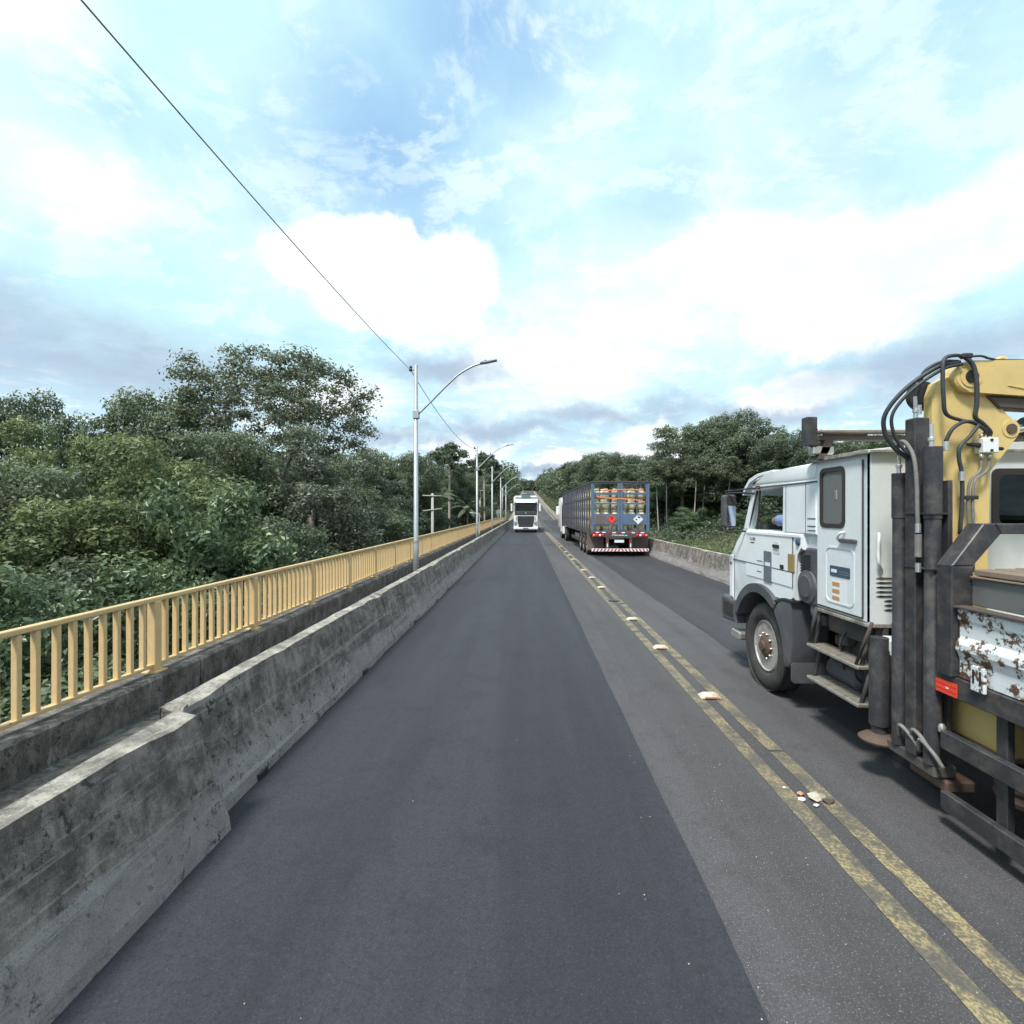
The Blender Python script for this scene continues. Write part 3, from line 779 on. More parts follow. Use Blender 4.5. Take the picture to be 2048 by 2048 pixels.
def tree_mesh(name, seed, H, Rr, base, n_pad, n_leaf, L=.15, W=.5, pad=(.20, .32), squash=.82, trunk_r=None, fork=.35, leaf='leaf_mid', bark='bark', umbrella=0.0, hollow=.45, dome=False):
    """tree of height H and crown radius Rr, crown from base*H up; returns trunk mesh, crown mesh"""
    g = np.random.default_rng(seed); r_ = random.Random(seed)
    cz = H * (1 + base) / 2; hz = H * (1 - base) / 2
    pads = []
    tries = 0
    while len(pads) < n_pad and tries < 4000:
        tries += 1
        d = nrm(g.normal(size=3)); u = g.random() ** .38
        p = np.array([d[0] * Rr * .82 * u, d[1] * Rr * .82 * u, cz + d[2] * hz * .85 * u])
        if dome and (p[2] < cz - hz * .55 or math.hypot(p[0], p[1]) / Rr < .25 and p[2] < cz): continue
        if umbrella:
            rr = math.hypot(p[0], p[1]) / Rr
            p[2] = H * (1 - .10) - hz * 1.1 * rr ** 2 * .9 - g.random() ** 1.6 * hz * .9 * umbrella
        pr = Rr * r_.uniform(*pad)
        if all(np.linalg.norm((p - q) / np.array([1, 1, .7])) > .52 * (pr + pq) for q, pq in pads): pads.append((p, pr))
    # skeleton: every pad joins the nearest lower node
    tr = trunk_r or H * .017
    bend = (r_.uniform(-.05, .05) * H * .4, r_.uniform(-.05, .05) * H * .4)
    top = H * (base + (1 - base) * fork)
    trunk = [Vector((bend[0] * math.sin(t * 2.2), bend[1] * t, top * t)) for t in np.linspace(0, 1, 7)]
    bm = bmesh.new()
    bm_tube(bm, trunk, [tr * 1.5, tr * 1.15] + [tr * (1.05 - .35 * k / 5) for k in range(5)], 9)
    nodes = [(trunk[4], tr * .7), (trunk[5], tr * .68), (trunk[6], tr * .66)]
    for p, pr in sorted(pads, key=lambda q: q[0][2] * .6 + math.hypot(q[0][0], q[0][1])):
        P_ = Vector(p); best = min(nodes, key=lambda q: (q[0] - P_).length + max(0, q[0].z - P_.z + .2 * H * .1) * 2.0)
        A, ra = best; dlt = P_ - A
        mid = A + dlt * .5 + Vector((r_.uniform(-.1, .1), r_.uniform(-.1, .1), r_.uniform(-.02, .12))) * dlt.length
        cv = spline([A, mid, P_], 3); r0 = max(.012 * H * .12, min(ra * .8, tr * .62)); k = len(cv)
        rad = [r0 * (1 - .68 * i / (k - 1)) for i in range(k)]
        bm_tube(bm, cv, rad, 6, cap=False)
        nodes.append((cv[k // 2], rad[k // 2])); nodes.append((P_, rad[-1]))
        for q in range(5):                                # twigs carrying the leaves
            e = P_ + Vector(nrm(g.normal(size=3)) * np.array([1, 1, .7])) * pr * .85
            bm_tube(bm, [P_, (P_ + e) / 2 + Vector((0, 0, pr * .08)), e], [rad[-1] * .6, rad[-1] * .45, rad[-1] * .2], 4, cap=False)
    tme = bpy.data.meshes.new(name + '_trunk'); bm.to_mesh(tme); bm.free(); tme.materials.append(M[bark])
    vol = sum(pr ** 2 for _, pr in pads); parts = []
    for p, pr in pads:
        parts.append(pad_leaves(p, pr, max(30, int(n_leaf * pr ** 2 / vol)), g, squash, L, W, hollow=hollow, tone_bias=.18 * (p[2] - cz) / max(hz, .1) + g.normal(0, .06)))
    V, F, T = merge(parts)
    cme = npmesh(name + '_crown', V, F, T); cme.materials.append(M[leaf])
    return dict(trunk=tme, crown=cme, H=float(np.percentile(V[:, 2], 99.6)), R=float(np.percentile(np.hypot(V[:, 0], V[:, 1]), 97)))

def palm_mesh(name, seed, H=9.0, leaf='leaf_mid'):
    g = np.random.default_rng(seed); bm = bmesh.new()
    tr = [Vector((.25 * math.sin(t * 2), .1 * t, H * t)) for t in np.linspace(0, 1, 9)]
    bm_tube(bm, tr, [.16 - .06 * k / 8 for k in range(9)], 8)
    top = tr[-1]; parts = []
    for k in range(16):
        az = k * 2.399 + g.normal(0, .15); el = g.uniform(-.1, 1.15); Lf = g.uniform(2.2, 2.9)
        dr = Vector((math.cos(az) * math.cos(el), math.sin(az) * math.cos(el), math.sin(el)))
        pts = [top + dr * Lf * t + Vector((0, 0, -1.25 * t * t)) for t in np.linspace(0, 1, 9)]
        bm_tube(bm, pts, [.03 - .003 * i for i in range(9)], 4, cap=False)
        side = Vector((-math.sin(az), math.cos(az), 0))
        for t in np.linspace(.12, 1, 34):
            i = min(7, int(t * 8)); p = pts[i].lerp(pts[i + 1], t * 8 - i); ax = (pts[i + 1] - pts[i]).normalized()
            for s in (-1, 1):
                ll = .62 * math.sin(math.pi * min(1, .15 + t * .85)) + .12
                d = (side * s * .8 + ax * .55 + Vector((0, 0, -.35))).normalized(); e = p + d * ll
                w = ax * .035
                V = np.array([p - w, p + w, e + Vector((0, 0, -.05)), (p + e) / 2 - w], float)
                parts.append((V, np.array([[0, 1, 2], [0, 2, 3]]), np.full(4, np.clip(.35 + .3 * math.sin(el) + g.normal(0, .12), 0, 1))))
    tme = bpy.data.meshes.new(name + '_trunk'); bm.to_mesh(tme); bm.free(); tme.materials.append(M['bark'])
    V, F, T = merge(parts); cme = npmesh(name + '_crown', V, F, T); cme.materials.append(M[leaf])
    return dict(trunk=tme, crown=cme, H=H + .8, R=2.6)

TK = {}
TK['umbrella'] = tree_mesh('umbrella', 11, 17.5, 6.8, .46, 130, 23000, .20, .55, pad=(.085, .15), squash=.8, trunk_r=.27, fork=.02, leaf='leaf_umbrella', hollow=.1, dome=True)
TK['broad'] = tree_mesh('broad', 21, 11, 3.6, .15, 50, 34000, .17, .52, pad=(.20, .31), trunk_r=.16, leaf='leaf_mid')
TK['broad2'] = tree_mesh('broad2', 22, 12, 4.2, .22, 52, 34000, .19, .52, pad=(.18, .30), trunk_r=.2, leaf='leaf_dark')
TK['yellow'] = tree_mesh('yellow', 31, 9, 3.2, .18, 34, 26000, .15, .50, pad=(.18, .30), squash=.75, trunk_r=.12, leaf='leaf_yellow')
TK['gloss'] = tree_mesh('gloss', 41, 7.5, 2.4, .10, 36, 15000, .17, .48, pad=(.20, .32), squash=.9, trunk_r=.09, leaf='leaf_gloss', hollow=.2)
TK['grey'] = tree_mesh('grey', 51, 11, 3.2, .22, 36, 24000, .16, .55, pad=(.18, .30), trunk_r=.17, fork=.5, leaf='leaf_grey')
TK['dark'] = tree_mesh('dark', 61, 8, 3.0, .08, 34, 20000, .17, .5, pad=(.22, .34), trunk_r=.12, leaf='leaf_dark')
TK['slender'] = tree_mesh('slender', 71, 10, 1.7, .52, 16, 7000, .17, .5, pad=(.26, .42), trunk_r=.055, fork=.4, leaf='leaf_mid', bark='bark_pale')
TK['airy'] = tree_mesh('airy', 81, 12, 3.0, .62, 22, 9000, .22, .55, pad=(.16, .26), squash=.7, trunk_r=.15, fork=.2, leaf='leaf_dark', bark='bark_pale', umbrella=.7, hollow=.15)
TK['palm'] = palm_mesh('palm', 91)

def plant(kind, x, y, top, rad, label, name='tree', group=None, rot=None, minbase=None, cat='tree'):
    k = TK[kind]; gz = float(ground_z(x, y)) - .15 if minbase is None else minbase
    root = empty(name, (x, y, gz), world_coords=False)
    sz = (top - gz) / k['H']; sx = rad / k['R']
    root.scale = (sx, sx, sz); root.rotation_euler = (0, 0, random.uniform(0, 6.28) if rot is None else rot)
    t = obj('trunk', k['trunk'], None, root); c = obj('crown', k['crown'], None, root)
    if kind == 'slender': root.rotation_euler = (random.gauss(0, .06), random.gauss(0, .06), root.rotation_euler[2])
    tag(root, label, cat, group); return root
GL, GR = 'trees on the left below the bridge', 'trees on the right of the road'
plant('umbrella', -16.9, 34, 12.6, 6.5, 'tallest spreading tree with wide airy umbrella crown on the left', group=GL, rot=.6)
plant('broad', -22.3, 30, 9.0, 3.7, 'rounded green tree left of the wide umbrella crowned tree', group=GL)
plant('broad2', -29.8, 30, 8.9, 3.2, 'dark tree rising at the left edge of the picture', group=GL)
plant('yellow', -21.8, 24, 6.1, 3.4, 'olive green tree below the dark tree at the left edge', group=GL)
plant('yellow', -12.9, 18, 4.3, 3.2, 'yellow green tree in front of the tall umbrella tree', group=GL)
plant('yellow', -14.8, 14.5, 2.6, 3.4, 'yellow tipped low tree at the left edge above the railing', group=GL)
plant('gloss', -8.7, 14.0, 2.7, 2.2, 'glossy large leaved tree close behind the railing on the left', group=GL)
plant('grey', -10.9, 26, 6.2, 3.3, 'silvery leaved tree with pale limbs right of the umbrella tree', group=GL)
plant('broad', -15.0, 26, 6.0, 3.2, 'mid green tree under the umbrella tree crown', group=GL)
plant('dark', -10.6, 20.5, 1.6, 2.8, 'dark shaded tree below the silvery leaved tree', group=GL)
plant('dark', -9.8, 31, 3.2, 3.2, 'dark tree behind the railing left of the nearest lamp', group=GL)
plant('grey', -11.4, 38, 5.9, 3.5, 'pale leaved tree just left of the nearest street lamp', group=GL)
plant('dark', -11.8, 11.5, .7, 3.0, 'dark bushy tree seen through the railing bars at left', group=GL)
plant('gloss', -9.6, 10.0, 1.0, 2.2, 'bright leaved bush just beyond the nearest railing bars', group=GL, cat='tree')
plant('broad', -17.5, 17, 3.6, 2.8, 'mid green tree between the two yellow green trees', group=GL)
plant('broad2', -11.3, 50, 7.7, 3.4, 'dark tree right of the nearest street lamp', group=GL)
plant('broad', -15.5, 48, 7.6, 3.6, 'green tree behind the pale leaved tree by the lamp', group=GL)
plant('airy', -9.2, 62, 10.3, 2.9, 'tall airy tree left of the second street lamp', group=GL, rot=.4)
plant('broad2', -8.6, 66, 7.2, 2.7, 'dark tree touching the second street lamp pole', group=GL)
plant('airy', -6.6, 82, 11.4, 2.5, 'slim high crowned tree right of the second street lamp', group=GL, rot=2.0)
plant('palm', -9.4, 55, 4.4, 2.4, 'palm behind the double crossarm utility pole', 'palm_tree', GL)
plant('palm', -6.9, 62, 3.2, 2.2, 'small palm left of the second street lamp', 'palm_tree', GL)
plant('dark', -8.4, 72, 4.6, 2.8, 'dark bushy tree by the far railing', group=GL)
plant('dark', -8.0, 52, 1.5, 2.4, 'low bush beside the concrete utility pole', group=GL)
plant('broad', -8.6, 92, 7.0, 3.0, 'green tree beyond the bridge end on the left', group=GL)
plant('broad2', -11.5, 104, 10.0, 3.8, 'dark tree behind the far lamps on the left slope', group=GL)
plant('yellow', -7.2, 100, 4.4, 2.2, 'light green bush at the end of the railing', group=GL)
for k, (x, y, t, r) in enumerate([(-27, 19, 4.5, 3.6), (-33, 27, 7.8, 3.8), (-20, 40, 8.0, 4.2), (-26, 44, 8.4, 4.4), (-34, 44, 9.0, 4.4), (-18, 58, 9.0, 4.2), (-24, 60, 9.4, 4.4), (-15, 70, 8.6, 4.0), (-21, 76, 9.5, 4.2), (-14, 86, 8.6, 3.8)]):
    plant(['broad2', 'broad', 'grey'][k % 3], x, y, t, r, 'half hidden tree in the dense wood behind the front left trees', group='half hidden trees of the left wood')
# right side
plant('broad2', 23.6, 58, 12.9, 4.6, 'tallest dark tree on the right, left of the white truck', group=GR)
plant('broad', 18.6, 61, 12.0, 4.2, 'tall tree right of the blue truck in the right tree row', group=GR)
plant('grey', 16.4, 67, 10.8, 3.9, 'greyish tree rising above the blue truck cage', group=GR)
plant('broad2', 26.3, 50, 9.7, 4.0, 'dark tree above the cab of the white truck', group=GR)
plant('broad', 31.5, 48, 8.9, 4.0, 'green tree behind the white truck roof', group=GR)
plant('dark', 38.0, 46, 9.2, 4.2, 'dark tree behind the yellow crane', group=GR)
plant('broad', 45.0, 46, 9.8, 4.2, 'green tree at the right edge behind the crane', group=GR)
plant('broad2', 14.6, 80, 11.0, 4.2, 'dark tree behind the blue truck cage top', group=GR)
plant('broad', 12.6, 95, 12.6, 4.4, 'green tree left of the blue truck on the right bank', group=GR)
plant('broad2', 12.2, 112, 13.2, 4.4, 'dark tree further up the right bank', group=GR)
plant('palm', 9.6, 126, 13.4, 2.6, 'palm standing at the far right bend of the trees', 'palm_tree', GR)
plant('dark', 10.4, 104, 6.0, 2.8, 'bushy tree at the roadside ahead of the blue truck', group=GR)
plant('yellow', 9.8, 90, 2.6, 2.2, 'light green roadside bush ahead of the blue truck', group=GR)
plant('broad', 21.2, 56, 10.8, 3.6, 'rounded lighter tree between the two tallest right trees', group=GR)
for k, (x, y, t, r) in enumerate([(14.2, 55, 7.4, 1.6), (15.6, 57, 7.9, 1.7), (17.4, 54, 7.8, 1.6), (19.2, 57, 8.4, 1.7), (20.4, 53, 7.6, 1.6), (23.6, 55, 8.2, 1.7), (25.2, 50, 7.4, 1.7), (27.0, 52, 8.0, 1.7), (13.0, 62, 7.6, 1.6), (28.5, 47, 7.6, 1.7)]):
    plant('slender', x, y, t, r, 'slender pale trunked tree in the grove right of the blue truck', 'slender_tree', 'slender pale trunks in the right grove')
for k, (x, y, t, r) in enumerate([(19, 72, 9.5, 4.2), (25, 70, 10.5, 4.4), (31, 62, 9.8, 4.4), (36, 58, 9.5, 4.2), (22, 86, 11, 4.4), (29, 84, 11, 4.6), (19, 100, 12.5, 4.4), (44, 58, 10, 4.4), (17, 118, 13.5, 4.6), (52, 50, 10, 4.4), (15, 66, 5.0, 3.2), (20, 65, 5.6, 3.4), (25, 62, 5.4, 3.4), (29, 58, 5.2, 3.2)]):
    plant(['broad2', 'dark', 'broad'][k % 3], x, y, t, r, 'half hidden tree in the dense wood behind the right row', group='half hidden trees of the right wood')
for x, y, t, r, l in [(15.4, 50, 1.9, 1.5, 'round shrub at the foot of the pale trunks by the blue truck'), (18.8, 47, 1.7, 1.6, 'bright shrub beside the dirt path on the right'),
                      (23.0, 47, 1.8, 1.5, 'low shrub under the tallest right tree'), (16.6, 52, 2.4, 1.8, 'taller shrub between the pale trunks on the right'), (20.8, 50, 2.2, 1.8, 'leafy shrub behind the dirt path under the right trees'), (12.0, 60, 1.7, 1.6, 'shrub just right of the blue truck lights'), (27.0, 44, 1.6, 1.6, 'shrub behind the white truck mirror')]:
    plant('gloss', x, y, t, r, l, 'shrub', 'shrubs beside the dirt path', cat='shrub')

# undergrowth: ground cover nobody could count
def cover(name, n, area, hfun, L, leaf, seed, label, cat, per=26, size=(.35, .9), squash=.7):
    g = np.random.default_rng(seed); parts = []
    for _ in range(n):
        x, y = area(g); h = hfun(x, y, g); s = g.uniform(*size)
        c = np.array([x, y, float(ground_z(x, y)) + h])
        parts.append(pad_leaves(c, s, per, g, squash, L * g.uniform(.8, 1.3), .5, hollow=.3, tone_bias=g.normal(0, .12)))
    V, F, T = merge(parts); me = npmesh(name, V, F, T); me.materials.append(M[leaf])
    o = obj(name, me); stuff(o, label, cat); return o
cover('undergrowth', 1500, lambda g: (-5.2 - 30 * g.random() ** 1.5, 2 + 92 * g.random()), lambda x, y, g: g.uniform(.2, 3.2), .24, 'leaf_dark', 3, 'dark tangled undergrowth below the bridge on the left', 'undergrowth', 60, (.7, 1.5))
cover('undergrowth', 700, lambda g: (-5.0 - 5 * g.random(), 4 + 86 * g.random()), lambda x, y, g: g.uniform(1.0, 4.2), .20, 'leaf_mid', 4, 'green bushes hugging the outer side of the railing', 'undergrowth', 60, (.5, 1.0))
cover('undergrowth', 1500, lambda g: (11 + 32 * g.random(), 44 + 75 * g.random()), lambda x, y, g: g.uniform(.1, 3.6) * (1 if (x > 21 or y > 62) else .25), .24, 'leaf_dark', 5, 'shaded undergrowth among the right trees', 'undergrowth', 50, (.7, 1.4))
cover('verge_plants', 1500, lambda g: (6.2 + 11.5 * g.random(), 4 + 90 * g.random()), lambda x, y, g: g.uniform(.0, .75) * (1 if x < 13 else .15), .14, 'grass', 6, 'weedy low plants behind the right barrier', 'weeds', 46, (.3, .75))
cover('verge_plants', 380, lambda g: (22 + 8 * g.random(), 28 + 30 * g.random()), lambda x, y, g: g.uniform(.0, .5), .16, 'grass', 8, 'weedy low plants beyond the dirt path', 'weeds', 40, (.3, .7))
cover('verge_plants', 420, lambda g: ((7.2 + 3 * g.random()) if g.random() < .5 else (-4.2 - 4 * g.random()), 94 + 130 * g.random()), lambda x, y, g: g.uniform(.0, .8), .25, 'grass', 9, 'roadside plants along the far hill road', 'weeds', 40, (.5, 1.2))
# grass blades on the right verge
g = np.random.default_rng(12); n = 42000
gx = 6.1 + 14 * g.random(n); gy = 3 + 80 * g.random(n) ** 1.2; gz_ = ground_z(gx, gy)
hh = g.uniform(.18, .55, n); lean = g.normal(0, .16, (n, 2)); az = g.uniform(0, 6.28, n); w = .012
b0 = np.stack([gx - w * np.cos(az), gy - w * np.sin(az), gz_], 1); b1 = np.stack([gx + w * np.cos(az), gy + w * np.sin(az), gz_], 1)
tp = np.stack([gx + lean[:, 0], gy + lean[:, 1], gz_ + hh], 1)
me = npmesh('grass', np.stack([b0, b1, tp], 1).reshape(-1, 3), np.arange(3 * n).reshape(-1, 3), np.repeat(np.clip(g.normal(.45, .22, n), 0, 1), 3)); me.materials.append(M['grass'])
stuff(obj('grass', me), 'rough grass behind the right barrier', 'grass')
# far wood on both sides of the climbing road
g = np.random.default_rng(15); parts = []
def far_tree(x, y, h, r):
    gz0 = float(ground_z(x, y)); L = .55 + y * .0016
    for k in range(7):
        c = np.array([x + g.normal(0, r * .45), y + g.normal(0, r * .3), gz0 + h * g.uniform(.45, .9)])
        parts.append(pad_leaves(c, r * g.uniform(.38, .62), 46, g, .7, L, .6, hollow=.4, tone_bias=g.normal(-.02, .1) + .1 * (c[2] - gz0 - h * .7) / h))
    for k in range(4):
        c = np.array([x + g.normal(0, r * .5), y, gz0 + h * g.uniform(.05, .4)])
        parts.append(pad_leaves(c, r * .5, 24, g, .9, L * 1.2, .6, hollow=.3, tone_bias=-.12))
for k in range(620):
    y = 118 + 430 * g.random() ** 1.3; side = 1 if g.random() < .5 else -1
    d = 8.5 + 75 * g.random() ** 1.7 + (y - 118) * .012
    far_tree(1.8 + side * d, y, g.uniform(9, 14.5), g.uniform(3, 5))
for k in range(260):
    x = g.uniform(-420, 420)
    if -100 < x < 90 and g.random() < .3: pass
    y = g.uniform(95, 190) + abs(x) * .15
    if abs(x) < 60: continue
    far_tree(x, y, g.uniform(10, 15), g.uniform(4, 7))
for k in range(150):
    x = g.uniform(-60, 70); y = g.uniform(520, 640)
    far_tree(x, y, g.uniform(9, 15), g.uniform(4, 7))
V, F, T = merge(parts); me = npmesh('forest', V, F, T); me.materials.append(M['leaf_mid'])
stuff(obj('forest', me), 'distant green forest covering the far hills', 'forest')

# ------------------------------------------------------------------ shared vehicle pieces
def sub_empty(name, parent):
    e = bpy.data.objects.new(name, None); COL.objects.link(e); e.empty_display_size = .1
    attach(e, parent); return e
def wheel(parent, xo, cy, r, width, sgn, rim_mat='rim', dual=False, z0=0.0, bolts=True):
    """wheel whose outer face lies at x = xo, the tyre reaching inwards (sgn +1: towards +x)"""
    w = sub_empty('wheel', parent); c = (xo, cy, r + z0); s = sgn
    k = r / .49
    def tyre(off):
        prof = [(.285 * k, off + .055), (.33 * k, off + .012), (.40 * k, off + .0), (.455 * k, off + .018), (.482 * k, off + .045)]
        wdt = width
        for q in (0.18, .5, .82):
            prof += [(.49 * k, off + wdt * q - .035), (.49 * k, off + wdt * q - .008), (.478 * k, off + wdt * q - .006), (.478 * k, off + wdt * q + .006), (.49 * k, off + wdt * q + .008)]
        prof += [(.482 * k, off + wdt - .045), (.455 * k, off + wdt - .018), (.40 * k, off + wdt), (.285 * k, off + wdt - .05)]
        return lathe('tyre', [(a, b * s) for a, b in prof], c, M['rubber'], w, 'X', 40)
    tyre(0)
    if dual: tyre(width + .05)
    lathe('rim', [(a, b * s) for a, b in [(.292 * k, .045), (.275 * k, .030), (.262 * k, .045), (.252 * k, .075), (.215 * k, .085), (.165 * k, .062), (.150 * k, .05), (.02, .05)]], c, M[rim_mat], w, 'X', 36)
    lathe('hub', [(a, b * s) for a, b in [(.125 * k, .055), (.125 * k, .025), (.105 * k, .012), (.085 * k, .005), (.065 * k, .004), (.06 * k, -.018), (.03 * k, -.024), (.001, -.024)]], c, M['hub'], w, 'X', 24)
    if bolts:
        bm = bmesh.new()
        for j in range(10):
            a = 2 * math.pi * j / 10
            bm_lathe(bm, [(.013, .055 * s), (.013, .02 * s), (.006, .015 * s)], (c[0], c[1] + .142 * k * math.cos(a), c[2] + .142 * k * math.sin(a)), 'X', 6)
        stuff(obj('wheel_nuts', bm, M['silver'], w))
        bm = bmesh.new()
        for j in range(8):
            a = 2 * math.pi * (j + .5) / 8
            bm_lathe(bm, [(.030, .074 * s), (.030, .069 * s)], (c[0], c[1] + .205 * k * math.cos(a), c[2] + .205 * k * math.sin(a)), 'X', 10)
        stuff(obj('hand_holes', bm, M['black'], w))
    return w
def text(name, s, size, origin, right, up, mat, parent, ext=.0006):
    cu = bpy.data.curves.new(name, 'FONT'); cu.body = s; cu.size = size; cu.extrude = ext; cu.materials.append(mat)
    tmp = bpy.data.objects.new(name, cu); COL.objects.link(tmp)
    me = bpy.data.meshes.new_from_object(tmp.evaluated_get(bpy.context.evaluated_depsgraph_get()))
    bpy.data.objects.remove(tmp); o = bpy.data.objects.new(name, me); COL.objects.link(o); attach(o, parent)
    r, u = Vector(right), Vector(up); n = r.cross(u)
    mm = Matrix(((r.x, u.x, n.x, origin[0]), (r.y, u.y, n.y, origin[1]), (r.z, u.z, n.z, origin[2]), (0, 0, 0, 1)))
    o.matrix_basis = mm; return o
def quad_panel(name, x, y0, y1, z0, z1, mat, parent, t=.003, r=.012):
    """thin rounded plate on the plane x (left side of a vehicle)"""
    return prism(name, rrect(y0, y1, z0, z1, min(r, (y1 - y0) * .45, (z1 - z0) * .45)), 'X', x - t, x, mat, parent)

# ------------------------------------------------------------------ white crane truck alongside
T = empty('crane_truck', (3.87, 3.2, 0))
tag(T, 'white flatbed truck with yellow folding crane passing close on the right', 'truck')
XL, XR = 2.65, 5.10
WY, WR = 5.86, .485
# cab: lower shell with wheel arch, from the side outline
arch = [(WY + .66 * math.cos(a), WR + .66 * math.sin(a)) for a in np.linspace(R(28), R(118), 14)]
arch2 = [(WY - .60, 1.12)]
low = [(6.60, .80), (6.70, .95), (6.715, 1.38), (6.67, 1.46), (6.55, 1.62), (6.33, 1.79), (4.98, 1.79), (4.98, 1.63), (5.10, 1.60), (5.12, 1.12), (5.26, 1.12)] + arch[::-1] + [(6.47, .80)]
cab = prism('cab_body', low, 'X', XL, XR, M['white'], T, .028, 2); smooth(cab, 30)
def cabside(x0, x1):
    pts_b = [(5.385, 1.785), (4.76, 1.785), (4.76, 2.30), (5.37, 2.30)]
    prism('b_pillar', pts_b, 'X', x0, x1, M['white'], cab, .012)
    prism('a_pillar', [(6.33, 1.785), (6.22, 1.785), (5.985, 2.295), (6.075, 2.295)], 'X', x0, x1, M['white'], cab, .01)
    prism('roof_rail', [(6.09, 2.235), (6.09, 2.32), (5.36, 2.32), (5.36, 2.255)], 'X', x0 + .002, x1 - .002, M['white'], cab, .008)
cabside(XL + .004, XL + .10); cabside(XR - .10, XR - .004)
roofp = [(6.13, 2.285), (6.10, 2.335), (5.98, 2.385), (5.75, 2.415), (5.3, 2.440), (4.76, 2.455), (4.76, 2.285)]
smooth(prism('roof', roofp, 'X', XL - .002, XR + .002, M['white'], cab, .045, 3), 40)
prism('roof_seam', [(6.12, 2.268), (6.12, 2.280), (4.76, 2.280), (4.76, 2.268)], 'X', XL - .004, XR + .004, M['grey_plastic'], cab)
vis = prism('sun_visor', [(6.40, 2.20), (6.36, 2.28), (6.22, 2.385), (6.00, 2.435), (5.62, 2.452), (5.62, 2.432), (5.98, 2.405), (6.19, 2.35), (6.33, 2.25), (6.36, 2.195)], 'X', XL + .02, XR - .02, M['white'], cab, .004); smooth(vis, 40)
# glass
prism('windscreen', [(6.30, 1.79), (6.31, 1.79), (6.055, 2.285), (6.045, 2.285)], 'X', XL + .10, XR - .10, M['glass'], cab)
prism('quarter_window', [(6.22, 1.79), (6.03, 1.79), (5.965, 2.255), (6.0, 2.255)], 'X', XL + .046, XL + .050, M['glass'], cab)
prism('lowered_window', [(6.01, 1.79), (5.38, 1.79), (5.38, 1.835), (6.0, 1.835)], 'X', XL + .052, XL + .056, M['glass'], cab)
prism('side_window', [(6.23, 1.79), (5.38, 1.79), (5.37, 2.26), (6.00, 2.26)], 'X', XR - .045, XR - .040, M['glass'], cab)
for x0 in (XL + .006, XR - .026):
    for a_, b_ in (((6.225, 1.80), (5.992, 2.262)), ((5.992, 2.252), (5.375, 2.262))):
        tube('window_seal', [(x0 + .02, *a_), (x0 + .02, *b_)], .012, M['seal'], cab, 6)
    tube('window_seal', [(x0 + .02, 5.378, 2.26), (x0 + .02, 5.388, 1.79)], .012, M['seal'], cab, 6)
    tube('window_divider', [(x0 + .03, 6.02, 1.79), (x0 + .03, 5.95, 2.26)], .010, M['seal'], cab, 6)
box('rear_wall', XL + .10, XR - .10, 4.76, 4.80, 1.78, 2.29, M['interior'], cab, 0)
box('dashboard', XL + .12, XR - .12, 6.05, 6.26, 1.62, 1.86, M['interior'], cab, .04, 2)
box('driver_seat', 2.86, 3.36, 4.98, 5.10, 1.40, 2.14, M['seat'], cab, .04, 2)
box('passenger_seat', 4.30, 4.80, 4.90, 5.04, 1.40, 2.08, M['seat'], cab, .04, 2)
bm = bmesh.new(); bm_tube(bm, [(3.12 + .21 * math.cos(a), 5.93 - .10 * math.sin(a), 1.90 + .18 * math.sin(a)) for a in np.linspace(0, 2 * math.pi, 25)], .015, 6, cap=False); obj('steering_wheel', bm, M['black'], cab)
# door skin, belt line, handle, badges
door = prism('door', [(6.22, 1.24), (6.26, 1.60), (6.18, 1.765), (5.16, 1.765), (5.16, 1.24)], 'X', XL - .008, XL + .01, M['white'], T, .006)
prism('belt_crease', [(6.22, 1.735), (6.21, 1.765), (5.0, 1.775), (5.0, 1.745)], 'X', XL - .016, XL - .006, M['white'], door, .004)
box('lower_seam', XL - .0095, XL - .004, 5.14, 6.62, 1.390, 1.400, M['grey_plastic'], door, 0)
box('door_gap', XL - .0095, XL - .004, 5.150, 5.158, 1.24, 1.765, M['grey_plastic'], door, 0)
quad_panel('handle_recess', XL - .009, 5.405, 5.545, 1.555, 1.685, M['white2'], door, .003, .03)
quad_panel('door_handle', XL - .012, 5.41, 5.54, 1.615, 1.650, M['black'], door, .012, .012)
st = quad_panel('door_sticker', XL - .009, 5.585, 5.765, 1.225, 1.565, M['sticker_grey'], door, .002, .012)
quad_panel('sticker_lettering', XL - .0112, 5.612, 5.735, 1.405, 1.445, M['paper'], st, .0008, .004)
text('door_number', '13.180', .052, (XL - .0105, 6.12, 1.665), (0, -1, 0), (0, 0, 1), M['ink'], door)
quad_panel('number_underline', XL - .009, 6.0, 6.10, 1.632, 1.644, M['ink'], door, .001, .003)
quad_panel('small_print', XL - .009, 5.80, 5.93, 1.435, 1.447, M['sticker_grey'], door, .001, .003)
quad_panel('small_print', XL - .009, 5.82, 5.93, 1.315, 1.327, M['sticker_grey'], door, .001, .003)
quad_panel('side_marker', XL - .009, 5.325, 5.395, 1.405, 1.450, M['black'], door, .006, .006)
quad_panel('gold_reflector', XL - .003, 5.122, 5.24, 1.40, 1.575, M['sticker_gold'], T, .008, .004)
for y_ in (5.30, 4.93): box('pillar_seam', XL + .001, XL + .0035, y_, y_ + .006, 1.79, 2.265, M['grey_plastic'], T, 0)
